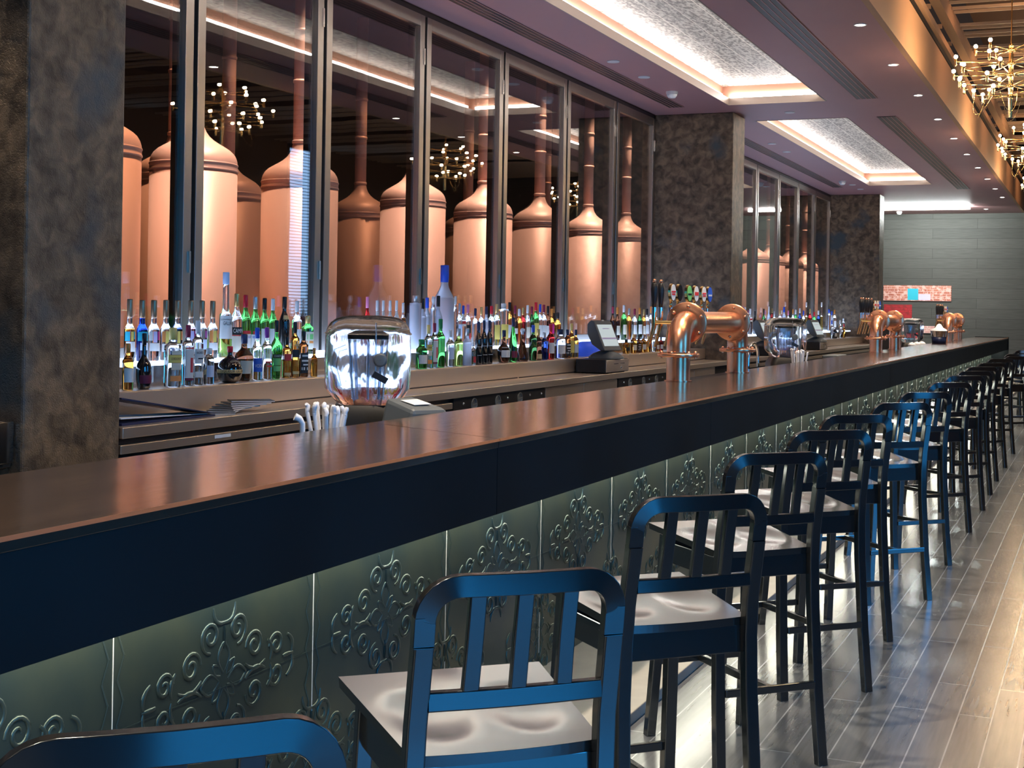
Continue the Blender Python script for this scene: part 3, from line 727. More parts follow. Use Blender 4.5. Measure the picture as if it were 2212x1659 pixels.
# ------------------------------------------------------------------ copper tap towers
def tap_tower(label, loc, ntap=8, length=1.51, badges=True):
    t = thing('tap_tower', label, 'beer tap tower', loc, group='copper pipe tap towers')
    R = .074; zc = .362; C = M['copper']
    for k, s in ((0, 1), (1, -1)):
        y = 0 if k == 0 else length
        b = MB(); b.tube([(0, y, .0), (0, y, .165)], R, 28); b.tube([(0, y, 0), (0, y, .006)], R+.012, 28); b.build('column', C, t)
        b = MB(); rb = .155
        pts = [(0, y, .18)] + [(0, y+s*(rb-rb*cos(a)), zc-rb+rb*sin(a)) for a in [i*(pi/2)/14 for i in range(15)]] + [(0, y+s*(rb+.035), zc)]
        b.tube(pts, R, 28); b.build('elbow', C, t)
        b = MB(); b.lathe([(R-.005, .150), (.128, .150), (.131, .154), (.131, .168), (.128, .172), (R-.005, .172)], 40, (0, y, 0), cap=False); recalc(b.build('collar_flange', C, t))
        yy = y+s*(rb+.02)
        b = MB(); b.lathe([(R-.005, -.012), (.126, -.012), (.131, -.008), (.131, .008), (.126, .012), (R-.005, .012)], 40, (0, yy, zc), cap=False, axis='y'); recalc(b.build('end_flange', C, t))
        for q in range(6):
            a = 2*pi*q/6+.4
            b = MB(); b.ball((.106*cos(a), y+.106*sin(a), .176), .012, 10); b.tube([(.106*cos(a), y+.106*sin(a), .140), (.106*cos(a), y+.106*sin(a), .182)], .007, 8); b.build('bolt', C, t)
            b = MB()
            for e in (-1, 1): b.ball((.104*cos(a), yy+e*.013, zc+.104*sin(a)), .012, 10)
            b.build('bolt', C, t)
    b = MB(); b.tube([(0, .18, zc), (0, length-.18, zc)], R-.002, 28); b.build('cross_pipe', C, t)
    BD = ['white', None, 'green', 'white', 'white', 'blue']
    for j in range(ntap):
        y = (.12, .26, .48, .64, .87, 1.04, 1.24, 1.40)[j]*length/1.51
        f = MB(); f.tube([(-.06, y, zc), (-.20, y, zc)], .012, 10); f.tube([(-.20, y, zc+.03), (-.20, y, zc-.03), (-.215, y, zc-.09), (-.235, y, zc-.16)], [.016, .016, .012, .009], 10); f.build('faucet', M['brass'], t)
        f = MB(); f.tube([(-.20, y, zc+.03), (-.20, y, zc+.095)], .017, 12); f.build('faucet_neck', M['chrome'], t)
        h = MB()
        if j < 2 or not badges and j < 5:
            h.lathe([(.013, zc+.095), (.016, zc+.12), (.022, zc+.17), (.024, zc+.21), (.016, zc+.245), (.012, zc+.25)], 14, (-.20, y, 0)); hd = h.build('tap_handle', M['black'], t)
            k2 = MB(); k2.ball((-.20, y, zc+.262), .013, 10); k2.build('finial', M['copper'], hd)
        else:
            h.lathe([(.010, zc+.095), (.009, zc+.115), (.008, zc+.14)], 12, (-.20, y, 0)); h.tube([(-.20, y, zc+.13), (-.20, y, zc+.25)], .008, 8)
            hd = h.build('tap_handle', M['brass'], t)
            c = (-.188, y-.016, zc+.195); ax = Vector((.94, -.34, 0)); sd = Vector((.34, .94, 0))
            def oval(rx, rz, th, off):
                g = MB(); n = 28; vs = []
                for e in (0, 1):
                    for q in range(n):
                        a = 2*pi*q/n; vs.append(Vector(c)+ax*(off+e*th)+sd*(rx*cos(a))+Vector((0, 0, rz*sin(a))))
                g.add(vs, [tuple(range(n))[::-1], tuple(range(n, 2*n))]+[(q, (q+1) % n, n+(q+1) % n, n+q) for q in range(n)]); return g
            recalc(oval(.031, .058, .02, -.008).build('badge_case', M['brass'], hd))
            bc = BD[(j-2) % 6]
            recalc(oval(.026, .053, .003, .0125).build('badge_face', M['l_'+bc] if bc else M['black'], hd))
            if bc == 'white':
                g = MB(); o_ = Vector(c)+ax*.0165
                if j % 2: g.obox(o_, ax*.0006, sd*.021, Vector((0, 0, .012)))
                else: g.obox(o_+Vector((0, 0, .004)), ax*.0006, sd*.022, Vector((0, 0, .006))); g.obox(o_-Vector((0, 0, .012)), ax*.0006, sd*.018, Vector((0, 0, .006)))
                g.build('badge_print', M['l_red'], hd)
            elif bc:
                g = MB(); o_ = Vector(c)+ax*.0165; g.obox(o_-Vector((0, 0, .006)), ax*.0006, sd*.020, Vector((0, 0, .006))); g.build('badge_print', M['l_white'] if bc == 'blue' else M['l_black'], hd)
    return t
tap_tower('copper pipe tap tower with round badges, nearest of the towers on the bar', (-2.42, 8.30, BT+.001))
tap_tower('copper pipe tap tower, middle one on the bar beyond the middle pillar', (-2.42, 16.45, BT+.001), 8, 1.6, False)
tap_tower('copper pipe tap tower furthest along the bar by the end wall', (-2.42, 24.55, BT+.001), 8, 1.75, False)

# ------------------------------------------------------------------ clear hoods (blender enclosures) behind the bar
def rounded(hx, hy, n=9, r=.06):
    P = []
    for (sx, sy, a0) in ((1, 1, 0), (-1, 1, 90), (-1, -1, 180), (1, -1, 270)):
        for k in range(n):
            a = radians(a0+90*k/(n-1)); P.append((sx*(hx-r)+r*cos(a), sy*(hy-r)+r*sin(a)))
    return P
def loft(mb, secs, mat=0, smooth=True, cap0=True, cap1=True):
    n = len(secs[0][0]); vs = []; fs = []
    for ring, z in secs: vs += [(x, y, z) for x, y in ring]
    for i in range(len(secs)-1):
        for k in range(n): fs.append((i*n+k, i*n+(k+1) % n, (i+1)*n+(k+1) % n, (i+1)*n+k))
    mb.add(vs, fs, mat, smooth)
    if cap0: mb.add(vs[:n], [tuple(range(n))[::-1]], mat)
    if cap1: mb.add(vs[-n:], [tuple(range(n))], mat)
def hood(label, loc, rz, s=1.):
    t = thing('blender_hood', label, 'blender', loc, rz, group='clear-hooded blenders behind the bar')
    z0 = .16
    b = MB(); loft(b, [(rounded(.17, .17, r=.05), 0), (rounded(.17, .17, r=.05), .10), (rounded(.14, .14, r=.05), z0)]); b.build('motor_base', M['black'], t)
    b = MB(); secs = []
    for z, hx, hy in ((z0, .125, .12), (z0+.03, .155, .15), (z0+.075, .185, .178), (z0+.20, .188, .182), (z0+.30, .186, .18), (z0+.335, .180, .175), (z0+.36, .165, .162), (z0+.378, .14, .138), (z0+.388, .10, .10), (z0+.391, .05, .05)):
        secs.append((rounded(hx, hy, r=min(.065, hx*.5)), z))
    loft(b, secs, cap0=False); b.build('hood_shell', M['shell'], t)
    b = MB(); b.tube([(x*1.002, y*1.002, z0+.312) for x, y in rounded(.186, .18, r=.065)], .004, 6, closed=True)
    b.tube([(.035, -.184, z0+.08), (.035, -.186, z0+.31), (.035, -.168, z0+.36)], .0035, 6); b.build('hood_seam', M['hood'], t)
    b = MB(); loft(b, [(rounded(.06, .06, r=.02), z0+.002), (rounded(.068, .068, r=.02), z0+.05), (rounded(.088, .088, r=.02), z0+.285)], cap1=False)
    for a in range(8): b.tube([(.066*cos(a*pi/4), .066*sin(a*pi/4), z0+.03), (.086*cos(a*pi/4), .086*sin(a*pi/4), z0+.28)], .005, 6)
    b.build('blender_jar', M['jar'], t)
    b = MB(); b.tube([(-.095, -.02, z0+.25), (-.135, -.02, z0+.235), (-.145, -.02, z0+.16), (-.125, -.02, z0+.08)], .012, 10); b.build('jar_handle', M['jar'], t)
    b = MB(); loft(b, [(rounded(.09, .09, r=.03), z0+.286), (rounded(.09, .09, r=.03), z0+.305), (rounded(.06, .06, r=.03), z0+.318)]); b.build('jar_lid', M['charcoal'], t)
    b = MB(); b.lathe([(.03, -.190), (.03, -.196), (.02, -.198), (.001, -.198)], 18, (.055, 0, z0+.20), axis='y', cap=False); b.build('pivot_knob', M['charcoal'], t)
    b = MB(); b.obox((.055, -.192, z0+.125), (.030, 0, -.016), (0, .006, 0), (.007, 0, .012)); b.build('door_latch', M['black'], t)
    return t
hood('large clear rounded blender hood near the straws and near pillar', (-3.0, 5.40, .961), radians(28))
hood('clear rounded blender hood between the chrome tap and the tills', (-2.9, 13.7, .961), radians(24))
hood('small clear blender hood at the far end of the bar', (-2.84, 22.9, .961), radians(20))

# plastic console beside the first hood
t = thing('plastic_console', 'grey plastic keypad box with white sticker beside the large clear hood', 'keypad box', (-2.63, 5.10, .961), radians(-8))
b = MB(); b.hexa([(-.09, -.13, 0), (.09, -.13, 0), (.09, .16, 0), (-.09, .16, 0)], [(-.085, -.06, .215), (.085, -.10, .175), (.085, .15, .165), (-.085, .12, .215)]); b.build('case', M['charcoal'], t, .018)
b = MB(); b.hexa([(-.03, -.03, .204), (.04, -.03, .188), (.04, .09, .186), (-.03, .09, .203)], [(-.03, -.03, .206), (.04, -.03, .190), (.04, .09, .188), (-.03, .09, .205)]); b.build('sticker', M['white'], t)
t = thing('plastic_console', 'pale flat keypad box beside the second clear hood', 'keypad box', (-2.60, 14.75, .961), 0)
b = MB(); b.box(-.08, .08, -.25, .3, .13, .165); b.box(-.04, .04, -.1, .1, 0, .13); b.build('case', M['charcoal'], t, .01)

# straws
def straw_bunch(x, y, z, n, h, spread, where, lean=.05):
    z += .001; c = thing('straw_cup', 'clear cup of white paper-wrapped straws '+where, 'cup', (x, y, z))
    b = MB(); b.lathe([(spread*.9, 0), (spread*1.05, .11)], 24, cap=False); b.build('cup_wall', M['hood'], c)
    b = MB(); b.lathe([(.001, .0), (spread*.9, .0)], 24, cap=False); b.build('cup_base', M['hood'], c)
    for i in range(n):
        a = i*2.39996; r = spread*.70*math.sqrt((i+.5)/n)
        s = MB(); hh = h*(.92+.12*random.random()); lx, ly = lean*cos(a)*r/spread, lean*sin(a)*r/spread
        p = [(0, 0, .004), (lx*.5, ly*.5, hh*.5), (lx, ly, hh-.03)]
        s.tube(p, [.0082, .0082, .0082], 8); q = (lx+.007*cos(a*3), ly+.007*sin(a*3), hh)
        s.tube([p[-1], (lx+.002*cos(a*5), ly+.002*sin(a*5), hh-.018), (lx+.005*cos(a*3), ly+.004*sin(a*4), hh-.008), q], [.0083, .0092, .0105, .0065], 6)
        o = s.build('drinking_straw', M['paper'], loc=(x+r*cos(a), y+r*sin(a), z+.003))
        tag(o, 'white paper-wrapped straw standing in the cup '+where, 'straw', 'wrapped straws in the cup '+where)
straw_bunch(-2.62, 4.42, .96, 13, .232, .062, 'beside the large clear hood')
straw_bunch(-2.62, 12.99, .96, 12, .25, .085, 'beside the second clear hood')
s = MB(); s.tube([(0, 0, 0), (0, 0, .172), (-.006, -.012, .190), (-.018, -.022, .197)], [.010, .010, .012, .014], 10)
tag(s.build('bent_straw', M['paper'], loc=(-2.60, 4.21, .961)), 'single white bent straw standing apart from the straw cup', 'straw')

# gooseneck tap
t = thing('sink_tap', 'chrome gooseneck tap behind the bar near the copper tap tower', 'tap', (-2.66, 11.15, .961))
b = MB(); b.tube([(0, 0, 0), (0, 0, .22)] + [(.0, .17-.17*cos(a), .22+.12*sin(a)) for a in [pi*k/14 for k in range(15)]] + [(0, .34, .14)], .013, 12); b.build('spout', M['chrome'], t)
b = MB(); b.lathe([(.03, 0), (.03, .02), (.018, .03)], 16); b.build('tap_base', M['chrome'], t)

# tills on cash drawers
def till(x, y, rz, z, label, dlabel):
    d = thing('cash_drawer', dlabel, 'cash drawer', (x, y, CZ+.001), 0, 'cash drawers under the tills')
    b = MB(); b.box(-.165, .14, -.36, .33, .008, .135); b.build('case', M['black'], d, .004)
    b = MB(); b.box(.1405, .148, -.355, .325, .014, .13); b.build('front', M['steel'], d, .002)
    b = MB()
    for yy in (-.13, .06): b.box(.1482, .1495, yy, yy+.13, .088, .094)
    b.build('slot', M['black'], d)
    b = MB(); b.lathe([(.012, .148), (.012, .153), (.001, .153)], 12, (0, .09, .05), axis='x', cap=False); b.build('lock', M['chrome'], d)
    b = MB(); b.box(-.15, -.10, -.24, .24, 0, .008); b.box(.08, .13, -.24, .24, 0, .008); b.build('feet', M['black'], d)
    t = thing('till_terminal', label, 'till', (x+.02, y, CZ+.138), rz, 'touchscreen tills on the back counter')
    b = MB(); loft(b, [(rounded(.15, .13, r=.06), 0), (rounded(.15, .13, r=.06), .02), (rounded(.12, .09, r=.05), .05), (rounded(.06, .05, r=.03), .075)]); b.build('foot', M['charcoal'], t)
    b = MB(); b.tube([(-.02, 0, .05), (-.01, 0, .12)], .04, 14); b.build('neck', M['charcoal'], t)
    # head: wedge leaning back
    b = MB(); ang = radians(25); ux = Vector((-sin(ang), 0, cos(ang))); nx = Vector((cos(ang), 0, sin(ang))); o = Vector((.085, 0, .08))
    prof = [(0, 0), (0, .31), (-.03, .345), (-.09, .33), (-.13, .24), (-.12, .12), (-.05, .02)]
    vs = [o+nx*p+ux*q+Vector((0, -.15, 0)) for p, q in prof]+[o+nx*p+ux*q+Vector((0, .15, 0)) for p, q in prof]; n = len(prof)
    b.add(vs, [tuple(range(n)), tuple(range(n, 2*n))[::-1]]+[(k, n+k, n+(k+1) % n, (k+1) % n) for k in range(n)]); hd = recalc(b.build('head', M['charcoal'], t, .012))
    s = MB(); s.obox(o+nx*.0015+ux*.165, nx*.002, Vector((0, .125, 0)), ux*.115); s.build('screen', M['screen'], hd)
    s = MB(); s.obox(o+nx*.0045+ux*.13, nx*.0006, Vector((0, .125, 0)), ux*.009); s.obox(o+nx*.0045+ux*.235, nx*.0006, Vector((0, .06, 0)), ux*.004); s.build('screen_band', M['l_lilac'], hd)
    s = MB(); s.obox(o+nx*.003+ux*.325, nx*.001, Vector((0, .018, 0)), ux*.006); s.build('maker_plate', M['white'], hd)
    return t
till(-4.535, 12.95, radians(-15), 0, 'grey touchscreen till with lit screen, on the near cash drawer', 'black cash drawer with a steel front before the copper tap tower')
till(-4.535, 20.0, radians(-15), 0, 'grey touchscreen till just beyond the middle pillar', 'black cash drawer just beyond the middle pillar')
till(-4.535, 23.9, radians(-15), 0, 'grey touchscreen till farther along, past the second clear hood', 'black cash drawer past the second clear hood')
b = MB(); b.lathe([(.001, -.30), (.075, -.30), (.075, .30), (.001, .30)], 26, axis='y', cap=False)
tag(recalc(b.build('blue_cylinder', M['blue_lit'], loc=(-4.86, 13.48, LZ+.075))), 'thick blue roll lying on the ledge behind the near till', 'roll')

# menus and folder on the back counter by the near pillar
t = thing('menu_folder', 'dark navy folder propped on the counter by the near pillar', 'folder', (-4.545, 5.88, CZ+.001))
b = MB(); b.hexa([(-.13, -.34, .0), (.1, -.36, .0), (.1, .42, .0), (-.1, .42, .0)], [(-.13, -.34, .012), (.1, -.36, .012), (.1, .42, .010), (-.1, .42, .010)]); b.build('back_cover', M['c_navycap'], t)
b = MB(); b.hexa([(-.14, -.34, .135), (.08, -.34, .13), (.1, .42, .012), (-.1, .42, .012)], [(-.14, -.34, .143), (.08, -.34, .138), (.1, .42, .016), (-.1, .42, .016)]); b.build('front_cover', M['c_navycap'], t)
b = MB(); b.hexa([(-.13, -.33, .03), (.07, -.33, .03), (.08, .38, .013), (-.08, .38, .013)], [(-.13, -.33, .036), (.07, -.33, .036), (.08, .38, .0155), (-.08, .38, .0155)]); b.build('sheets', M['paper'], t)
for i in range(7):
    b = MB(); b.box(-.075, .075, -.125, .125, 0, .0055, 0); b.box(-.074, .074, -.124, .124, .0056, .0075, 1)
    o = b.build('menu_booklet', [M['paper'], M['black']], loc=(-4.55, 6.50+.05*i, CZ+.001+.0082*i)); o.rotation_euler = (0, 0, radians(38-14*i))
    tag(o, 'black-covered white booklet in the fanned pile by the near pillar', 'booklet', 'fanned pile of booklets')

# wall box on the near pillar
t = thing('wall_tray', 'steel framed tray box on the near pillar face', 'tray', (-4.66, 4.73, .83))
b = MB(); b.box(-.195, .195, .04, .058, 0, .18); b.build('back', M['cream'], t)
b = MB(); b.box(-.20, .20, -.05, .058, -.02, -.0005); b.box(.1955, .213, -.05, .058, 0, .185); b.box(-.213, -.1955, -.05, .058, 0, .185); b.build('frame', M['steel_lite'], t, .003)

# far end of the bar: bucket, dispenser, napkins
t = thing('ice_bucket', 'steel and dark ice bucket with a white napkin, far along the bar', 'bucket', (-2.36, 22.6, BT+.001))
b = MB(); b.lathe([(.105, 0), (.115, .105)], 28); b.build('lower_body', M['c_navycap'], t)
b = MB(); b.lathe([(.118, .106), (.135, .195), (.138, .20), (.128, .20)], 28, cap=False); b.build('steel_rim', M['chrome'], t)
b = MB(); b.lathe([(.125, .19), (.11, .225), (.06, .25), (.03, .30), (.002, .315)], 20, cap=False); b.build('napkin', M['paper'], t)
t = thing('drink_dispenser', 'black rounded dispenser with a curved white edge, beyond the middle tap tower', 'dispenser', (-2.74, 19.6, .981))
b = MB(); P = [(-.16, 0), (.1, 0), (.14, .1), (.15, .22), (.12, .33), (.04, .40), (-.06, .42), (-.16, .40)]
b.plate([(p, q) for p, q in P], 'y', -.16, .16); recalc(b.build('case', M['black'], t, .02))
b = MB(); b.sweep([(p+.004, -.0, q) for p, q in P[1:7]], [(-.162, -.012), (.162, -.012), (.162, .004), (-.162, .004)], (0, 1, 0)); recalc(b.build('white_edge', M['white'], t))
for k in range(3):
    b = MB(); b.lathe([(.002, 0), (.05, .004), (.062, .035), (.035, .06), (.002, .072)], 7, cap=False)
    o = b.build('napkin', M['paper'], loc=(-2.56+.005*k, 20.9+.55*k, .961+.131)); tag(o, 'crumpled white napkin, %s of three beyond the middle tap tower' % ORD[k], 'napkin', 'crumpled napkins')
b = MB(); b.box(-.06, .05, -.85, .85, 0, .13); tag(b.build('napkin_box', M['black'], loc=(-2.56, 21.45, .961)), 'black napkin box behind the bar under the crumpled napkins', 'box')

# pictures on the end wall
def picture(x0, x1, z0, z1, m, label):
    t = thing('picture_panel', label, 'picture', ((x0+x1)/2, FARY-.001, z0), group='brick-patterned picture panels')
    b = MB(); b.box(-(x1-x0)/2, (x1-x0)/2, -.03, -.0, 0, z1-z0); b.build('panel', m, t); return t
A1 = art_mat('red_brick_print', (.42, .12, .08), (.55, .2, .13), (.72, .45, .40)); A2 = art_mat('crimson_print', (.5, .03, .04), (.38, .03, .04), (.25, .03, .03)); A3 = art_mat('pink_print', (.72, .38, .34), (.6, .3, .28), (.8, .6, .55))
t = picture(-5.16, -3.5, 1.93, 2.32, A1, 'long brick-patterned picture with pale posters, upper one on the end wall')
for (a, c, d, e, m) in ((-.23, .03, .02, .31, 'cyan'), (.04, .33, .02, .17, 'lilac'),  ):
    b = MB(); b.box(a, c, -.033, -.0305, d, e); b.build('poster_patch', M['l_'+m], t)
picture(-5.14, -4.45, 1.45, 1.83, A2, 'crimson picture panel below the long brick picture')
picture(-4.28, -3.88, 1.12, 1.30, A3, 'small pink picture panel low on the end wall')

# ------------------------------------------------------------------ chandeliers
def chandelier(label, loc):
    t = thing('chandelier', label, 'chandelier', loc, group='brass branching chandeliers')
    b = MB(); b.tube([(0, 0, -.36), (0, 0, .34)], .022, 14); b.ball((0, 0, .34), .026, 12); b.build('stem', M['brass'], t)
    b = MB(); b.tube([(0, 0, .34), (0, 0, 5.9-loc[2])], .006, 8); b.build('hanging_rod', M['brass'], t)
    tiers = [(.30, 6, .34), (.17, 8, .50), (.06, 9, .58), (-.05, 8, .52), (-.15, 7, .36)]
    q = 0
    for (z, n, r) in tiers:
        k = MB(); k.lathe([(.022, z-.018), (.036, z-.014), (.036, z+.014), (.022, z+.018)], 16, cap=False); k.build('hub', M['brass'], t)
        for i in range(n):
            a = 2*pi*i/n + z*7; rr = r*(.92+.16*((i*5) % 4)/3)
            ex, ey = rr*cos(a), rr*sin(a)
            m = MB(); m.tube([(.03*cos(a), .03*sin(a), z), (ex, ey, z+.005)], .0055, 6); m.tube([(ex, ey, z-.02), (ex, ey, z+.035)], .012, 8); m.ball((ex, ey, z-.025), .013, 8)
            arm = m.build('arm', M['brass'], t)
            l = MB(); l.ball((ex, ey, z+.055), .019, 10); l.build('bulb', M['bulb'], arm)
            q += 1
    for i in range(6):
        a = 2*pi*i/6+.3; m = MB()
        m.tube([((.34+.10*sin(pi*k/12))*cos(a+.05*k)*(1-k/30), (.34+.10*sin(pi*k/12))*sin(a+.05*k)*(1-k/30), -.15-.22*sin(pi*k/12)+.05*k/12) for k in range(13)], .0025, 5); m.build('cable_loop', M['brass'], t)
CH = [(8.0, 'brass many-armed chandelier nearest the camera end of the hall'), (14.3, 'brass many-armed chandelier hanging beyond the tan fascia, large in the top corner'), (20.6, 'brass many-armed chandelier, next one after the large one'), (26.9, 'brass many-armed chandelier toward the end wall')]
for y, lab in CH: chandelier(lab, (-.86, y, 3.86))
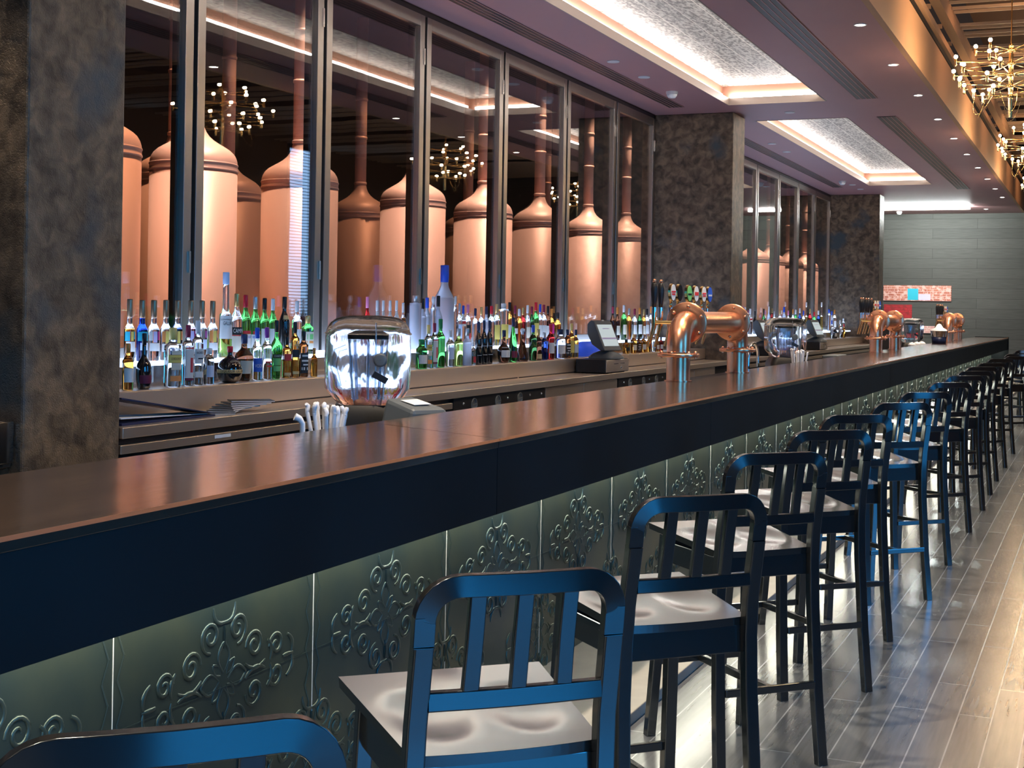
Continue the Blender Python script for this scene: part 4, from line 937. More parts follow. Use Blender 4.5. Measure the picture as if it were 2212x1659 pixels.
# ------------------------------------------------------------------ bottles: (row, X, Y, height, radius, shape, glass, liquid, fill, cap, label, words, printed word)
BOT = [
  ('F',-4.79,5.99,0.25,0.0297,'spirit','amber','amber',0.5,'orangecap','white','amber bottle with an orange cap',''),
  ('F',-4.79,6.125,0.303,0.0415,'cognac','blackglass','',0,'blackcap','maroon','black round-shouldered bottle with a long neck',''),
  ('F',-4.79,6.376,0.332,0.0413,'square','clear','',0,'yellowcap','gordon','square clear gin bottle with a yellow cap','GORDONS'),
  ('F',-4.79,6.516,0.347,0.0272,'square','clear','',0,'marooncap','beef','square clear gin bottle with a maroon cap',''),
  ('F',-4.79,6.608,0.373,0.0275,'square','clear','',0,'whitecap','bacardi','clear rum bottle with a broad white cap','BACARDI'),
  ('F',-4.79,6.72,0.211,0.0297,'slim','clear','',0,'whitecap','paleblue','plain clear bottle with pale blue label',''),
  ('F',-4.79,6.929,0.218,0.0746,'ball','blackglass','',0,'redcap','goldband','black ball-shaped bottle with a gold band','ROYALE DE FRANCE'),
  ('F',-4.83,7.136,0.287,0.0581,'round','brown','',0,'bluecapdark','cream','brown round bottle with a cream arched label',''),
  ('F',-4.83,7.276,0.326,0.0331,'wine','clear','',0,'bluecap','blue','clear vodka bottle with a blue cap and label','VODKA'),
  ('F',-4.83,7.384,0.328,0.032,'spirit','clear','',0,'purplecap','redscript','clear bottle with a purple cap',''),
  ('F',-4.83,7.494,0.372,0.0397,'round','green','',0,'blackcap','greenlabel','green bottle with light green label','CHARTREUSE'),
  ('F',-4.83,7.616,0.267,0.0244,'square','amber','',0,'blackcap','redslant','square whisky bottle with a slanted red label',''),
  ('F',-4.83,7.713,0.362,0.0246,'square','amber','',0,'blackcap','blackslant','square whisky bottle with a slanted black label',''),
  ('F',-4.83,7.817,0.301,0.0275,'square','amberdark','',0,'blackcap','jack','square whiskey bottle with black and white label',''),
  ('F',-4.79,7.888,0.188,0.023,'spirit','amber','',0,'orangecap','none','small orange bottle beside the drink dispenser hood',''),
  ('F',-4.79,9.454,0.225,0.0443,'squat','green','',0,'greencap','white','squat green gin bottle with white label',''),
  ('F',-4.79,9.568,0.335,0.0246,'square','clear','',0,'yellowcap','gordon','slim clear gin bottle with a yellow cap','GORDONS'),
  ('F',-4.79,9.672,0.349,0.0233,'square','clear','',0,'marooncap','beef','clear gin bottle with a maroon cap',''),
  ('F',-4.79,9.777,0.381,0.0382,'spirit','green','',0,'greencap','none','tall green round-shouldered gin bottle',''),
  ('F',-4.79,9.957,0.296,0.0333,'spirit','clear','',0,'whitecap','paleblue','clear bottle with a pale blue label',''),
  ('F',-4.79,10.112,0.303,0.0375,'spirit','lime','',0,'silvercap','none','light green see-through bottle',''),
  ('F',-4.79,10.28,0.305,0.038,'spirit','frost','',0,'silvercap','none','frosted white bottle with silver cap',''),
  ('F',-4.79,10.402,0.193,0.0211,'spirit','clear','',0,'whitecap','redblock','short clear bottle with a red block on its label',''),
  ('F',-4.79,10.497,0.358,0.029,'wine','blackglass','',0,'navycap','whitelines','first black wine bottle of the matching three',''),
  ('F',-4.79,10.61,0.369,0.0292,'wine','blackglass','',0,'navycap','whitelines','middle black wine bottle of the matching three',''),
  ('F',-4.79,10.724,0.369,0.0295,'wine','blackglass','',0,'navycap','whitelines','last black wine bottle of the matching three',''),
  ('F',-4.79,11.034,0.284,0.0544,'cognac','brown','',0,'navycap','white','round brown cognac bottle with white label',''),
  ('F',-4.79,11.235,0.393,0.0389,'pear','green','',0,'navycap','maroon','pale green champagne-shaped bottle',''),
  ('F',-4.79,11.451,0.298,0.0582,'decanter','brown','',0,'clearcap','none','dark flared decanter with a clear stopper',''),
  ('F',-4.79,11.702,0.326,0.036,'spirit','darkgreen','',0,'bluecap','none','dark green bottle with a bright blue neck',''),
  ('F',-4.79,11.828,0.287,0.0342,'spirit','brown','',0,'goldcap','goldfoot','brown bottle with a gold foot label',''),
  ('F',-4.79,11.979,0.256,0.0279,'square','bluedark','',0,'silvercap','none','dark blue square bottle',''),
  ('F',-4.79,12.14,0.333,0.0371,'spirit','red','',0,'redcap','white','red liqueur bottle with white label',''),
  ('F',-4.79,12.384,0.283,0.0533,'squat','clear','',0,'navycap','white','stout clear bottle with a dark cap',''),
  ('F',-4.79,12.584,0.278,0.0271,'square','amberdark','',0,'navycap','jack','small whiskey bottle with black print label',''),
  ('F',-4.79,12.696,0.336,0.0295,'spirit','amber','',0,'yellowcap','yellow','bottle with yellow cap and yellow label',''),
  ('F',-4.79,12.816,0.276,0.0298,'spirit','amber','',0,'navycap','white','small amber bottle beside the blue roll',''),
  ('F',-4.79,14.396,0.158,0.0327,'square','amber','',0,'blackcap','black','square amber bottle with black label',''),
  ('F',-4.79,14.653,0.211,0.0288,'square','amber','',0,'goldcap','cream','amber bottle with a slanted cream label',''),
  ('F',-4.79,14.837,0.199,0.0224,'square','amberdark','',0,'blackcap','jack','dark bottle with black print label by the tap pipe',''),
  ('F',-4.79,15.007,0.197,0.0271,'square','amber','',0,'silvercap','white','amber bottle with a tall white label',''),
  ('F',-4.79,15.199,0.185,0.0292,'spirit','amber','',0,'goldcap','black','amber bottle with a small dark seal',''),
  ('F',-4.79,15.374,0.236,0.0322,'spirit','clear','',0,'whitecap','paleblue','milky clear bottle among amber ones',''),
  ('F',-4.79,15.541,0.164,0.021,'square','amber','',0,'blackcap','white','amber bottle with a narrow white label',''),
  ('F',-4.79,15.688,0.168,0.0211,'square','red','',0,'blackcap','white','dark red bottle with a thin white label',''),
  ('B',-5.07,6.35,0.356,0.0302,'stopper','clear','amber',0.62,'bronzecap','patchA','clear bottle of orange liquid, bronze stopper, coloured-patch label',''),
  ('B',-5.07,6.461,0.352,0.0319,'stopper','blue','',0,'bronzecap','cyan','cobalt blue bottle with a bronze stopper',''),
  ('B',-5.07,6.566,0.353,0.0336,'stopper','clear','',0,'bronzecap','patchB','clear bottle with pink and white patch label',''),
  ('B',-5.07,6.678,0.355,0.0313,'stopper','clear','',0,'bronzecap','patchC','clear bottle with orange and yellow patch label',''),
  ('B',-5.07,6.789,0.353,0.0303,'stopper','clear','bluedark',0.62,'bronzecap','patchC','clear bottle holding dark liquid, bronze stopper',''),
  ('B',-5.07,6.921,0.355,0.0308,'stopper','clear','pink',0.62,'bronzecap','patchB','clear bottle holding pink liquid, bronze stopper',''),
  ('B',-5.07,7.033,0.356,0.0312,'stopper','clear','',0,'bronzecap','patchD','clear bottle with purple patch label',''),
  ('B',-5.07,7.143,0.355,0.0315,'stopper','clear','',0,'bronzecap','patchE','clear bottle with yellow and orange patch label',''),
  ('B',-5.07,7.28,0.537,0.0436,'cone','clear','lime',0.28,'paleblue','galliano','very tall conical bottle with a pale blue cap','GALLIANO'),
  ('B',-5.07,7.4,0.405,0.0368,'wine','clear','',0,'goldcap','campari','clear aperitif bottle with a gold cap','CAMPARI'),
  ('B',-5.07,7.499,0.398,0.0357,'wine','green','',0,'redcap','cinzano','green vermouth bottle with a red cap','CINZANO'),
  ('B',-5.07,7.61,0.388,0.0331,'wine','green','',0,'silvercap','cinzano','green vermouth bottle with a grey cap','CINZANO'),
  ('B',-5.07,7.718,0.38,0.0335,'wine','green','',0,'blackcap','white','green wine bottle with a black cap',''),
  ('B',-5.07,7.817,0.378,0.0308,'wine','green','',0,'whitecap','white','green wine bottle with long white foil',''),
  ('B',-5.07,7.958,0.393,0.0359,'wine','blackglass','',0,'blackcap','goldneck','black bottle with a gold neck band',''),
  ('B',-5.07,8.116,0.367,0.0333,'spirit','clear','',0,'whitecap','white','clear bottle with ribbed white cap',''),
  ('B',-5.07,8.257,0.266,0.0345,'square','green','',0,'goldcap','jager','flat green bottle with arched cream label and red band',''),
  ('B',-5.07,9.098,0.41,0.0295,'wine','red','',0,'pinkcap','none','dark red bottle with pink foil',''),
  ('B',-5.07,9.25,0.384,0.0246,'spirit','clear','amber',0.5,'whitecap','redwhite','small bottle, red and white neck label, amber drink',''),
  ('B',-5.07,9.346,0.385,0.0248,'spirit','clear','lime',0.5,'whitecap','redwhite','small bottle, red and white neck label, green drink',''),
  ('B',-5.07,9.458,0.386,0.0251,'spirit','clear','clear',0.5,'whitecap','redwhite','small bottle, red and white neck label, pale drink',''),
  ('B',-5.07,9.564,0.388,0.0253,'spirit','clear','pink',0.5,'whitecap','redwhite','small bottle, red and white neck label, pink drink',''),
  ('B',-5.07,9.674,0.371,0.0237,'spirit','clear','',0,'whitecap','orange','clear bottle with an orange neck label',''),
  ('B',-5.07,9.887,0.433,0.0483,'jar','frost','',0,'silvercap','none','frosted white cylinder bottle with silver knob',''),
  ('B',-5.07,10.019,0.408,0.03,'spirit','frost','',0,'blackcap','none','frosted bottle with patterned black cap',''),
  ('B',-5.14,10.233,0.418,0.0345,'spirit','frost','',0,'bluecap','none','frosted bottle with broad blue cap',''),
  ('B',-5.07,10.204,0.43,0.0248,'slim','clear','',0,'clearcap','none','tall slim clear bottle',''),
  ('B',-5.07,10.298,0.435,0.0365,'wine','frost','',0,'blackcap','none','frosted bottle with a tall black cap',''),
  ('B',-5.14,10.555,0.698,0.0845,'wine','frost','',0,'bluecap','none','giant frosted bottle with a blue cap',''),
  ('B',-5.14,10.775,0.438,0.018,'slim','clear','',0,'whitecap','none','thin clear bottle beside the giant frosted one',''),
  ('B',-5.07,10.713,0.378,0.0258,'spirit','clear','',0,'silvercap','paleblue','clear bottle with silver cap',''),
  ('B',-5.07,10.788,0.359,0.0259,'spirit','clear','',0,'bluecap','redwhite','clear bottle with a small blue cap',''),
  ('B',-5.07,10.883,0.368,0.0281,'spirit','clear','',0,'pinkcap','blackred','clear bottle with a pink cap',''),
  ('B',-5.07,11.038,0.337,0.0264,'spirit','clear','',0,'navycap','none','clear bottle with a thin dark cap',''),
  ('B',-5.07,11.165,0.35,0.0267,'spirit','clear','',0,'goldcap','none','clear bottle with a gold cap',''),
  ('B',-5.07,11.275,0.355,0.029,'spirit','frost','',0,'navycap','none','glowing white bottle with a navy cap',''),
  ('B',-5.07,11.387,0.36,0.0313,'spirit','clear','',0,'redcap','none','clear bottle with a bright red cap',''),
  ('B',-5.07,11.5,0.378,0.0337,'spirit','clear','lime',0.5,'goldcap','yellow','rum bottle with gold cap and yellow label',''),
  ('B',-5.07,11.658,0.388,0.0468,'jar','clear','',0,'whitecap','yellow','large clear bottle with a broad white cap',''),
  ('B',-5.07,11.798,0.398,0.0301,'spirit','amber','',0,'blackcap','white','amber bottle with tall black cap',''),
  ('B',-5.07,11.931,0.369,0.0282,'wine','brown','',0,'marooncap','whiteslant','brown bottle with a slanted white label',''),
  ('B',-5.07,12.033,0.339,0.0306,'spirit','amber','',0,'whitecap','none','amber bottle with white neck label',''),
  ('B',-5.07,12.123,0.353,0.0286,'spirit','red','',0,'goldcap','none','orange-red liqueur bottle with gold cap',''),
  ('B',-5.07,12.237,0.376,0.0288,'wine','clear','',0,'whitecap','cream','clear bottle with long white foil',''),
  ('B',-5.07,12.343,0.364,0.0268,'wine','darkgreen','',0,'marooncap','cream','dark green wine bottle with maroon foil',''),
  ('B',-5.07,12.448,0.405,0.0315,'spirit','green','',0,'redcap','yellow','bright green bottle with a red cap',''),
  ('B',-5.07,12.557,0.388,0.0272,'spirit','clear','',0,'bluecap','white','clear bottle with white and blue cap',''),
  ('B',-5.07,12.655,0.385,0.0297,'spirit','clear','',0,'marooncap','white','clear bottle with a dark red cap',''),
  ('B',-5.07,12.766,0.372,0.0299,'spirit','brown','',0,'blackcap','white','brown bottle with white shoulder label',''),
  ('B',-5.07,12.868,0.345,0.0278,'spirit','amber','',0,'orangecap','pinkblock','bottle with orange cap and magenta label',''),
  ('B',-5.07,13.036,0.309,0.0351,'spirit','amber','',0,'blackcap','none','glowing amber bottle with a black cap',''),
  ('B',-5.07,14.742,0.384,0.0313,'wine','brown','',0,'marooncap','none','dark wine bottle with maroon foil',''),
  ('B',-5.07,14.903,0.375,0.0316,'wine','brown','',0,'orangecap','cream','dark bottle with an orange cap',''),
  ('B',-5.07,15.133,0.403,0.0346,'spirit','green','',0,'whitecap','cream','green whisky bottle with white cap',''),
  ('B',-5.07,15.321,0.367,0.0323,'spirit','amber','',0,'silvercap','none','amber bottle with a silver cap',''),
  ('B',-5.07,15.529,0.363,0.0327,'wine','clear','',0,'marooncap','white','clear bottle with dark red foil',''),
  ('B',-5.07,15.723,0.376,0.0331,'wine','darkgreen','',0,'orangecap','white','dark green bottle with orange cap',''),
  ('B',-5.07,15.886,0.36,0.0278,'spirit','amber','',0,'goldcap','cream','amber bottle with gold cap and cream label',''),
  ('B',-5.07,16.014,0.366,0.028,'spirit','clear','',0,'blackcap','white','clear bottle with a black cap',''),
  ('B',-5.07,16.18,0.396,0.0311,'spirit','clear','',0,'orangecap','white','clear bottle with copper-coloured cap',''),
  ('B',-5.07,16.352,0.374,0.0314,'spirit','clear','amber',0.5,'blackcap','cream','clear bottle half full of amber spirit',''),
  ('G',-5.1,21.127,0.422,0.0287,'spirit','clear','',0,'whitecap','redwhite','clear bottle with red band'),
  ('G',-5.1,21.465,0.403,0.0364,'spirit','clear','',0,'whitecap','redwhite','stout clear bottle with red band'),
  ('G',-5.1,21.782,0.368,0.0295,'wine','blackglass','',0,'blackcap','none','black bottle'),
  ('G',-5.1,22.401,0.409,0.0303,'wine','darkgreen','',0,'blackcap','none','dark green bottle'),
  ('G',-5.1,22.773,0.45,0.0308,'spirit','frost','',0,'whitecap','none','frosted bottle'),
  ('G',-5.1,23.201,0.376,0.0313,'spirit','clear','',0,'silvercap','none','clear bottle'),
  ('G',-5.1,23.636,0.402,0.0318,'spirit','clear','',0,'goldcap','none','clear bottle with gold cap'),
  ('G',-5.1,23.97,0.452,0.0403,'spirit','frost','',0,'bluecap','none','frosted bottle with blue cap'),
  ('G',-5.1,24.321,0.39,0.0286,'spirit','clear','',0,'pinkcap','none','clear bottle with pink cap'),
  ('G',-5.1,24.715,0.417,0.029,'spirit','clear','',0,'orangecap','white','clear bottle with orange cap'),
  ('G',-5.1,24.959,0.41,0.0334,'wine','green','',0,'whitecap','none','green bottle with white cap'),
  ('G',-5.1,25.33,0.438,0.0339,'wine','bluedark','',0,'whitecap','none','dark blue bottle'),
  ('G',-5.1,25.674,0.397,0.03,'spirit','clear','',0,'bluecap','none','clear bottle with blue cap'),
  ('G',-5.1,25.922,0.555,0.0303,'cone','clear','yellow',0.5,'whitecap','none','tall conical yellow bottle'),
  ('G',-5.1,26.288,0.436,0.0351,'spirit','red','',0,'goldcap','none','red bottle'),
  ('G',-5.1,26.705,0.376,0.0356,'wine','green','',0,'redcap','none','green bottle with red cap'),
  ('G',-5.1,27.125,0.405,0.0361,'spirit','bluedark','',0,'whitecap','none','blue bottle with white cap'),
  ('G',-5.1,27.449,0.571,0.0319,'cone','clear','yellow',0.5,'whitecap','none','tall conical yellow bottle'),
  ('G',-5.1,28.263,0.44,0.0328,'slim','clear','',0,'bluecap','none','thin clear bottle'),
  ('G',-5.1,28.578,0.404,0.0332,'spirit','frost','',0,'bluecap','none','frosted bottle'),
  ('G',-5.1,28.894,0.434,0.0383,'spirit','clear','amber',0.5,'orangecap','white','clear bottle of amber spirit'),
  ('G',-5.1,29.966,0.253,0.0347,'spirit','clear','',0,'whitecap','none','clear bottle'),
  ('H',-4.8,26.914,0.354,0.0312,'spirit','clear','',0,'bluecap','paleblue','clear bottle with blue label'),
  ('H',-4.8,27.277,0.219,0.0407,'squat','blackglass','',0,'silvercap','white','squat black bottle'),
  ('H',-4.8,27.833,0.354,0.0368,'wine','clear','',0,'whitecap','paleblue','pale blue-lit clear bottle'),
  ('H',-4.8,28.268,0.278,0.028,'spirit','amber','',0,'redcap','none','amber bottle with red cap'),
]

PROF = {
 'spirit': ([(.9,0),(1,.02),(1,.58),(.93,.635),(.66,.69),(.42,.735),(.38,.80)], .42, .79),
 'wine': ([(.92,0),(1,.02),(1,.55),(.92,.61),(.64,.68),(.42,.74),(.37,.80)], .41, .79),
 'square': ([(.95,0),(1,.02),(1,.64),(.88,.70),(.5,.75),(.42,.80)], .50, .79),
 'squat': ([(.93,0),(1,.03),(1,.60),(.84,.69),(.55,.75),(.47,.82)], .52, .81),
 'cone': ([(.95,0),(1,.02),(.93,.30),(.86,.5),(.52,.53),(.46,.70),(.42,.86)], .46, .855),
 'slim': ([(.95,0),(1,.02),(1,.68),(.66,.77),(.52,.84)], .56, .83),
 'jar': ([(.95,0),(1,.02),(1,.79),(.94,.82),(.5,.845),(.44,.87)], .50, .865),
 'ball': ([(.45,0),(.68,.03),(.9,.13),(1,.31),(.94,.46),(.72,.60),(.36,.69),(.2,.74),(.18,.84)], .22, .83),
 'round': ([(.60,0),(.66,.02),(.72,.2),(.9,.38),(1,.47),(.92,.56),(.6,.64),(.34,.70),(.30,.80)], .33, .79),
 'cognac': ([(.68,0),(.82,.02),(.98,.18),(1,.36),(.84,.46),(.45,.55),(.28,.63),(.25,.80)], .29, .79),
 'pear': ([(.9,0),(1,.05),(.96,.28),(.78,.48),(.54,.62),(.38,.75),(.34,.80)], .37, .79),
 'decanter': ([(.9,0),(1,.06),(.86,.24),(.55,.44),(.34,.60),(.28,.70),(.33,.80)], .36, .805),
}
PROF['stopper'] = ([(.92,0),(1,.02),(1,.46),(.92,.52),(.66,.575),(.5,.61),(.47,.71)], .50, .70)
LAB = {
 'white': [(.17,.47,'white',70,0)], 'cream': [(.16,.44,'cream',60,0)], 'maroon': [(.10,.25,'maroon',65,0)], 'yellow': [(.15,.50,'yellow',70,0)], 'blue': [(.16,.42,'blue',78,0)], 'black': [(.2,.45,'black',55,0)],
 'gordon': [(.41,.54,'yellow',62,0),(.29,.405,'cream',26,0),(.545,.61,'cream',22,0),(.10,.19,'orange',34,0),(.405,.41,'maroon',62,0),(.54,.545,'maroon',62,0)],
 'beef': [(.13,.60,'white',62,0),(.22,.46,'red',13,0),(.605,.63,'red',55,0),(.09,.125,'maroon',62,0)],
 'bacardi': [(.33,.56,'white',66,0),(.12,.21,'white',66,0),(.57,.63,'maroon',18,10),(.40,.42,'black',16,0)],
 'paleblue': [(.2,.52,'paleblue',60,0)], 'goldband': [(.27,.37,'gold',179,0)], 'redscript': [(.32,.35,'red',50,0),(.24,.27,'red',38,6)],
 'greenlabel': [(.355,.42,'black',72,0),(.23,.35,'green',72,0),(.13,.22,'green',72,0)], 'redslant': [(.42,.58,'red',78,0),(.06,.13,'gold',70,0)], 'blackslant': [(.36,.50,'black',78,0),(.06,.11,'gold',70,0),(.56,.60,'gold',20,0)],
 'jack': [(.08,.52,'black',82,0),(.33,.37,'white',46,0),(.15,.21,'white',60,0),(.44,.48,'white',40,0),(.25,.28,'white',22,0)], 'redblock': [(.1,.36,'red',46,0)], 'whitelines': [(.41,.42,'white',62,0),(.21,.22,'white',62,0)], 'goldfoot': [(.05,.2,'gold',60,0)],
 'patchA': [(.33,.48,'cyan',28,-55),(.33,.48,'yellow',16,0),(.36,.48,'cyan',30,50),(.16,.32,'white',70,0)], 'patchB': [(.33,.48,'white',20,-60),(.3,.48,'lilac',20,-15),(.34,.48,'magenta',28,40),(.16,.29,'white',70,0)],
 'patchC': [(.3,.48,'orange',16,-55),(.28,.48,'yellow',18,-15),(.33,.48,'orange',26,40),(.14,.27,'white',70,0)], 'patchD': [(.34,.48,'white',22,-60),(.36,.48,'purple',26,30),(.16,.33,'paleblue',70,0)], 'patchE': [(.3,.48,'orange',18,-50),(.28,.48,'yellow',22,-5),(.36,.48,'orange',26,50),(.14,.27,'white',70,0)],
 'cyan': [(.33,.48,'cyan',80,0),(.18,.3,'paleblue',50,0)], 'galliano': [(.22,.49,'white',95,0)], 'campari': [(.35,.47,'black',84,0),(.335,.348,'red',84,0),(.08,.33,'cream',84,0)],
 'cinzano': [(.37,.42,'red',60,0),(.14,.365,'white',80,0),(.30,.342,'blue',70,0)], 'goldneck': [(.60,.68,'gold',70,20)], 'jager': [(.12,.58,'cream',58,0),(.28,.345,'orange',56,0),(.38,.52,'green',26,0)],
 'redwhite': [(.56,.63,'red',85,0),(.64,.78,'white',85,0),(.5,.55,'cream',85,0)], 'orange': [(.5,.68,'orange',85,0)], 'blackred': [(.33,.52,'black',62,0),(.15,.32,'red',62,0)], 'whiteslant': [(.28,.42,'white',75,0)], 'pinkblock': [(.28,.56,'magenta',75,0)],
}
WORD = {'GORDONS': ("GORDON'S", .475, .052, 'l_maroon', 56), 'BACARDI': ('BACARDI', .50, .040, 'l_black', 60), 'ROYALE DE FRANCE': ('LIQUEUR DE FRANCE', .32, .075, 'l_black', 88), 'VODKA': ('VODKA', .27, .075, 'l_white', 62),
        'CHARTREUSE': ('CHARTREUSE', .387, .036, 'l_white', 64), 'GALLIANO': ('GALLIANO', .40, .05, 'l_black', 60), 'CAMPARI': ('CAMPARI', .41, .072, 'l_white', 72), 'CINZANO': ('CINZANO', .321, .03, 'l_white', 58)}
def text_mesh(s):
    cu = bpy.data.curves.new('lettering', 'FONT'); cu.body = s; cu.align_x = 'CENTER'; cu.align_y = 'CENTER'; cu.resolution_u = 2
    ob = bpy.data.objects.new('lettering', cu); COL.objects.link(ob); bpy.context.view_layer.update()
    me = bpy.data.meshes.new_from_object(ob.evaluated_get(bpy.context.evaluated_depsgraph_get()))
    vs = [tuple(v.co) for v in me.vertices]; fs = [tuple(p.vertices) for p in me.polygons]
    bpy.data.objects.remove(ob); bpy.data.curves.remove(cu); bpy.data.meshes.remove(me)
    return vs, fs
TXT = {}
def radius_at(prof, z):
    for (r0, z0), (r1, z1) in zip(prof, prof[1:]):
        if z0 <= z <= z1: return r0+(r1-r0)*(z-z0)/max(1e-6, z1-z0)
    return prof[-1][0]
def sect(a, sq):
    ca, sa = cos(a), sin(a)
    if sq:
        e = 2./(2+sq); ca, sa = math.copysign(abs(ca)**e, ca), math.copysign(abs(sa)**e, sa)
    return ca, sa
def fine(prof):
    """round the outline a little: Catmull-Rom through the profile points"""
    out = [prof[0], prof[1]]
    for i in range(1, len(prof)-1):
        p0, p1, p2, p3 = prof[i-1], prof[i], prof[i+1], prof[min(i+2, len(prof)-1)]
        if p1[0] == p2[0]: out.append(p2); continue
        for t in (.33, .66, 1.):
            q = [.5*(2*p1[k]+(p2[k]-p0[k])*t+(2*p0[k]-5*p1[k]+4*p2[k]-p3[k])*t*t+(-p0[k]+3*p1[k]-3*p2[k]+p3[k])*t**3) for k in (0, 1)]
            out.append((min(1., max(.02, q[0])), min(max(q[1], out[-1][1]+1e-4), .88)))
    return out
def bottle(row, X, Y, H, R, kind, glass, liq, fill, cap, lab, words, printed=''):
    prof, cr, cz = PROF[kind]; sq = 3. if kind == 'square' else 0
    seg = 24; A0 = radians(-32)
    P = fine(prof)
    b = MB()
    mats = [M['g_'+glass]]
    mi = None
    if liq and fill:
        top = prof[3][1]*fill/.62 if fill > .55 else fill
        P = [p for p in P if p[1] < top] + [(radius_at(prof, top), top), (radius_at(prof, top), top+.002)] + [p for p in P if p[1] > top+.004]
        mats.append(M['g_'+liq]); mi = [1 if (P[i][1]+P[i+1][1])/2 < top else 0 for i in range(len(P)-1)]
    if R*1.0 > 0: b.lathe([(r*R, z*H) for r, z in P], seg, mats=mi, sq=sq)
    base = LZ if row in 'FH' else RZ
    o = b.build('bottle', mats, loc=(X, Y, base+.001)); o.rotation_euler = (0, 0, A0)
    b = MB(); z0, z1 = cz*H, H
    rr = cr*R
    if cap == 'clearcap':
        b.lathe([(rr*.6, z0+.001), (rr*.7, z0+.02), (rr*1.1, (z0+z1)/2), (rr*.9, z1-.006), (.002, z1)], 16, cap=False)
    else:
        b.lathe([(rr, z0+.0005), (rr, z0+(z1-z0)*.12), (rr*1.05, z0+(z1-z0)*.14), (rr*1.05, z1-.006), (rr*.95, z1-.001), (.002, z1)], 18)
    b.build('cap', M['c_'+cap] if cap in CAPC else M['c_bluecap'], o)
    if lab in LAB:
        b = MB(); ms = []
        for (a0, a1, mk, half, off) in LAB[lab]:
            if mk not in ms: ms.append(mk)
            nz = 3; na = max(4, int(half/7)); vs = []
            for j in range(nz+1):
                z = a0+(a1-a0)*j/nz; r = (radius_at(prof, z)*1.012+.0)*R+.0006+(.0004 if mk in ('white','red','black') and half < 60 else 0)
                for i in range(na+1):
                    a = radians(off-half+2*half*i/na) + radians(14)
                    ca, sa = sect(a, sq); vs.append((r*ca, r*sa, z*H))
            b.add(vs, [(j*(na+1)+i, j*(na+1)+i+1, (j+1)*(na+1)+i+1, (j+1)*(na+1)+i) for j in range(nz) for i in range(na)], ms.index(mk), True)
        lo = b.build('label', [M['l_'+k] for k in ms], o)
        if printed in WORD:
            s, zc, hz, mk, half = WORD[printed]
            if s not in TXT: TXT[s] = text_mesh(s)
            vs, fs = TXT[s]; w = max(abs(v[0]) for v in vs); hh = max(abs(v[1]) for v in vs)
            b = MB(); q = []
            for (x, y, z) in vs:
                a = radians(x/w*half*.92) + radians(14); zz = zc+y/hh*hz*.5
                r = radius_at(prof, zz)*1.012*R+.0014
                if sq: q.append((r+.0004, r*(.08+.66*x/w), zz*H))
                else: ca, sa = sect(a, 0); q.append((r*ca, r*sa, zz*H))
            b.add(q, fs); b.build('lettering', M[mk], lo)
    return o
SEEN = {}
NEAR = {'F': ('front row by the near pillar', 'front row past the large clear hood', 'front row past the near till'), 'B': ('back row by the near pillar', 'back row past the large clear hood', 'back row past the near till')}
GRP = {'F': 'bottles on the steel ledge', 'B': 'bottles on the glowing shelf', 'G': 'bottles on the glowing shelf beyond the middle pillar', 'H': 'bottles on the ledge beyond the middle pillar'}
nG = {'G': 0, 'H': 0}; prevw = ''
for rec in BOT:
    o = bottle(*rec)
    row, Y, w = rec[0], rec[2], rec[11]
    if row in 'FB':
        lab = '%s, %s' % (w, NEAR[row][0 if Y < 8.6 else 1 if Y < 13.5 else 2])
        if len(lab.split()) > 16: lab = '%s, %s' % (w, 'ledge' if row == 'F' else 'lit shelf')
        if lab in SEEN: lab = '%s, further along' % lab
    else:
        nG[row] += 1; lab = '%s, %s on the %s beyond the middle pillar' % (w, ORD[nG[row]-1] if nG[row] <= 20 else 'twenty-%s' % ORD[nG[row]-21], 'lit shelf' if row == 'G' else 'front ledge')
    while lab in SEEN: lab += ' still'
    SEEN[lab] = 1
    tag(o, lab, 'bottle', GRP[row])

# ------------------------------------------------------------------ lamps
def spot(name, loc, to, e, col, size=60, blend=.6, r=.06):
    L = bpy.data.lights.new(name, 'SPOT'); L.energy = e; L.color = col; L.spot_size = radians(size); L.spot_blend = blend; L.shadow_soft_size = r
    o = bpy.data.objects.new(name, L); COL.objects.link(o); o.location = loc
    o.rotation_euler = (Vector(to)-Vector(loc)).to_track_quat('-Z', 'Y').to_euler(); return o
for i, y in enumerate(SY):
    if i in (7, 8, 9): continue
    dark = i in (1, 4, 6, 12)
    spot('still_crown_spot', (-6.62, y-.12, 5.1), (-6.95, y, 2.85), 420 if dark else 520, (1, .80, .62), 26, .8)
    if not dark: spot('still_front_spot', (-5.75, y-.3, 5.1), (-7.0, y, 1.7), 340, (1, .80, .70), 31, .9)
for j, (y, x) in enumerate(RY[:7]):
    spot('rear_still_spot', (x+.9, y, 5.1), (x, y, 2.6), 420 if j < 2 else 110, (1, .62, .36), 46, .8)
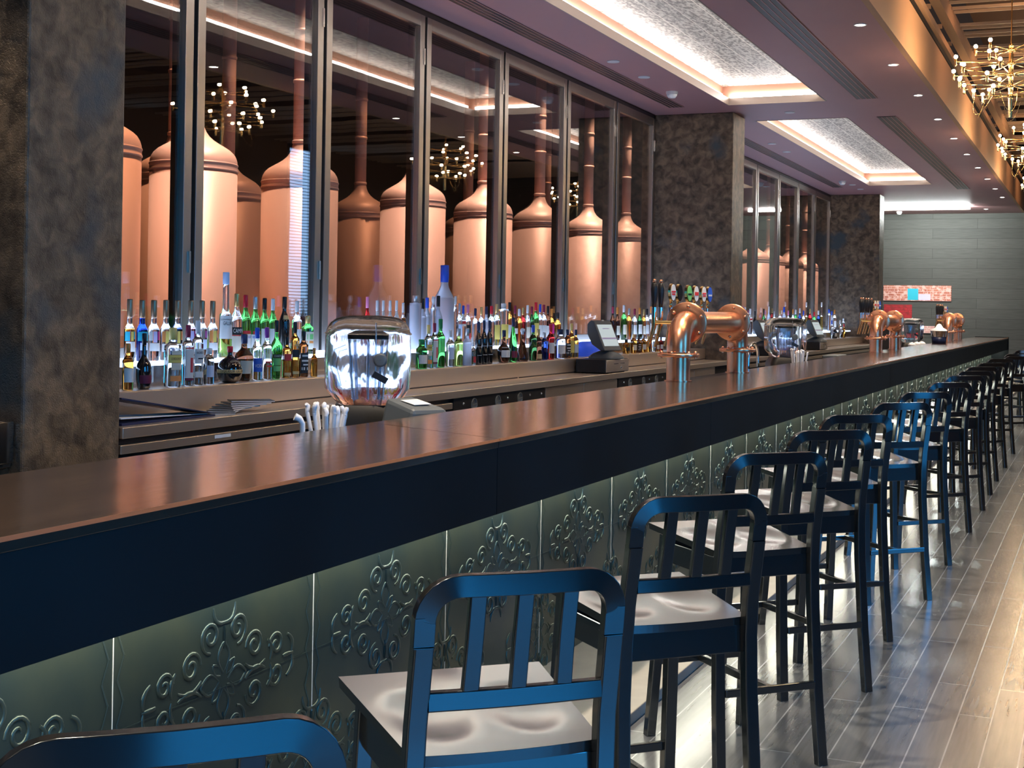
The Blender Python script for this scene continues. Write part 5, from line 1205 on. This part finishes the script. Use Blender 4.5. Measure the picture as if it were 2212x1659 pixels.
def area(name, loc, rot, sx, sy, e, col):
    L = bpy.data.lights.new(name, 'AREA'); L.shape = 'RECTANGLE'; L.size = sx; L.size_y = sy; L.energy = e; L.color = col
    o = bpy.data.objects.new(name, L); COL.objects.link(o); o.location = loc; o.rotation_euler = rot; return o
# unseen warm spots over the hall, aimed down at the tan fascia
for k in range(9):
    L = bpy.data.lights.new('fascia_spot', 'SPOT'); L.energy = 30; L.color = (1, .55, .28); L.spot_size = radians(120); L.spot_blend = 1; L.shadow_soft_size = .2
    o = bpy.data.objects.new('fascia_spot', L); COL.objects.link(o); o.location = (-.7, 7.5+3.15*k, 5.1)
    o.rotation_euler = (Vector((-1.8, 7.9+3.15*k, 4.35))-Vector(o.location)).to_track_quat('-Z', 'Y').to_euler()

spot('added_pillar_spot', (-5.0, 3.7, 4.1), (-4.95, 4.6, 1.6), 80, (1, .8, .6), 60, .8)  # unseen spot added to warm the near pillar's end face
W = bpy.data.worlds.new('dim_evening'); SC.world = W; W.use_nodes = True
W.node_tree.nodes['Background'].inputs[0].default_value = (.05, .035, .03, 1); W.node_tree.nodes['Background'].inputs[1].default_value = .35

# ------------------------------------------------------------------ camera and look
cam = bpy.data.cameras.new('camera'); co = bpy.data.objects.new('camera', cam); COL.objects.link(co)
F, HY, RO, VX = 2985., -161.5, .0165, 1273.4
psi = math.atan2(VX, F)
cam.sensor_fit = 'HORIZONTAL'; cam.sensor_width = 36; cam.lens = 36*F/2212
cam.shift_x = sin(RO)*HY/2212; cam.shift_y = cos(RO)*HY/2212
cam.clip_start = .05; cam.clip_end = 200
co.matrix_world = Matrix.Translation((0, 0, 1.55)) @ Matrix.Rotation(psi, 4, 'Z') @ Matrix.Rotation(pi/2, 4, 'X') @ Matrix.Rotation(RO, 4, 'Z')
SC.camera = co
vs = SC.view_settings
vs.view_transform = 'Standard'; vs.look = 'None'; vs.exposure = .6; vs.gamma = 1; vs.use_curve_mapping = False
SC.cycles.max_bounces = 10; SC.cycles.glossy_bounces = 5; SC.cycles.transmission_bounces = 8; SC.cycles.transparent_max_bounces = 12; SC.cycles.diffuse_bounces = 3
SC.cycles.sample_clamp_indirect = 6; SC.cycles.caustics_reflective = False; SC.cycles.caustics_refractive = False; SC.cycles.blur_glossy = .5
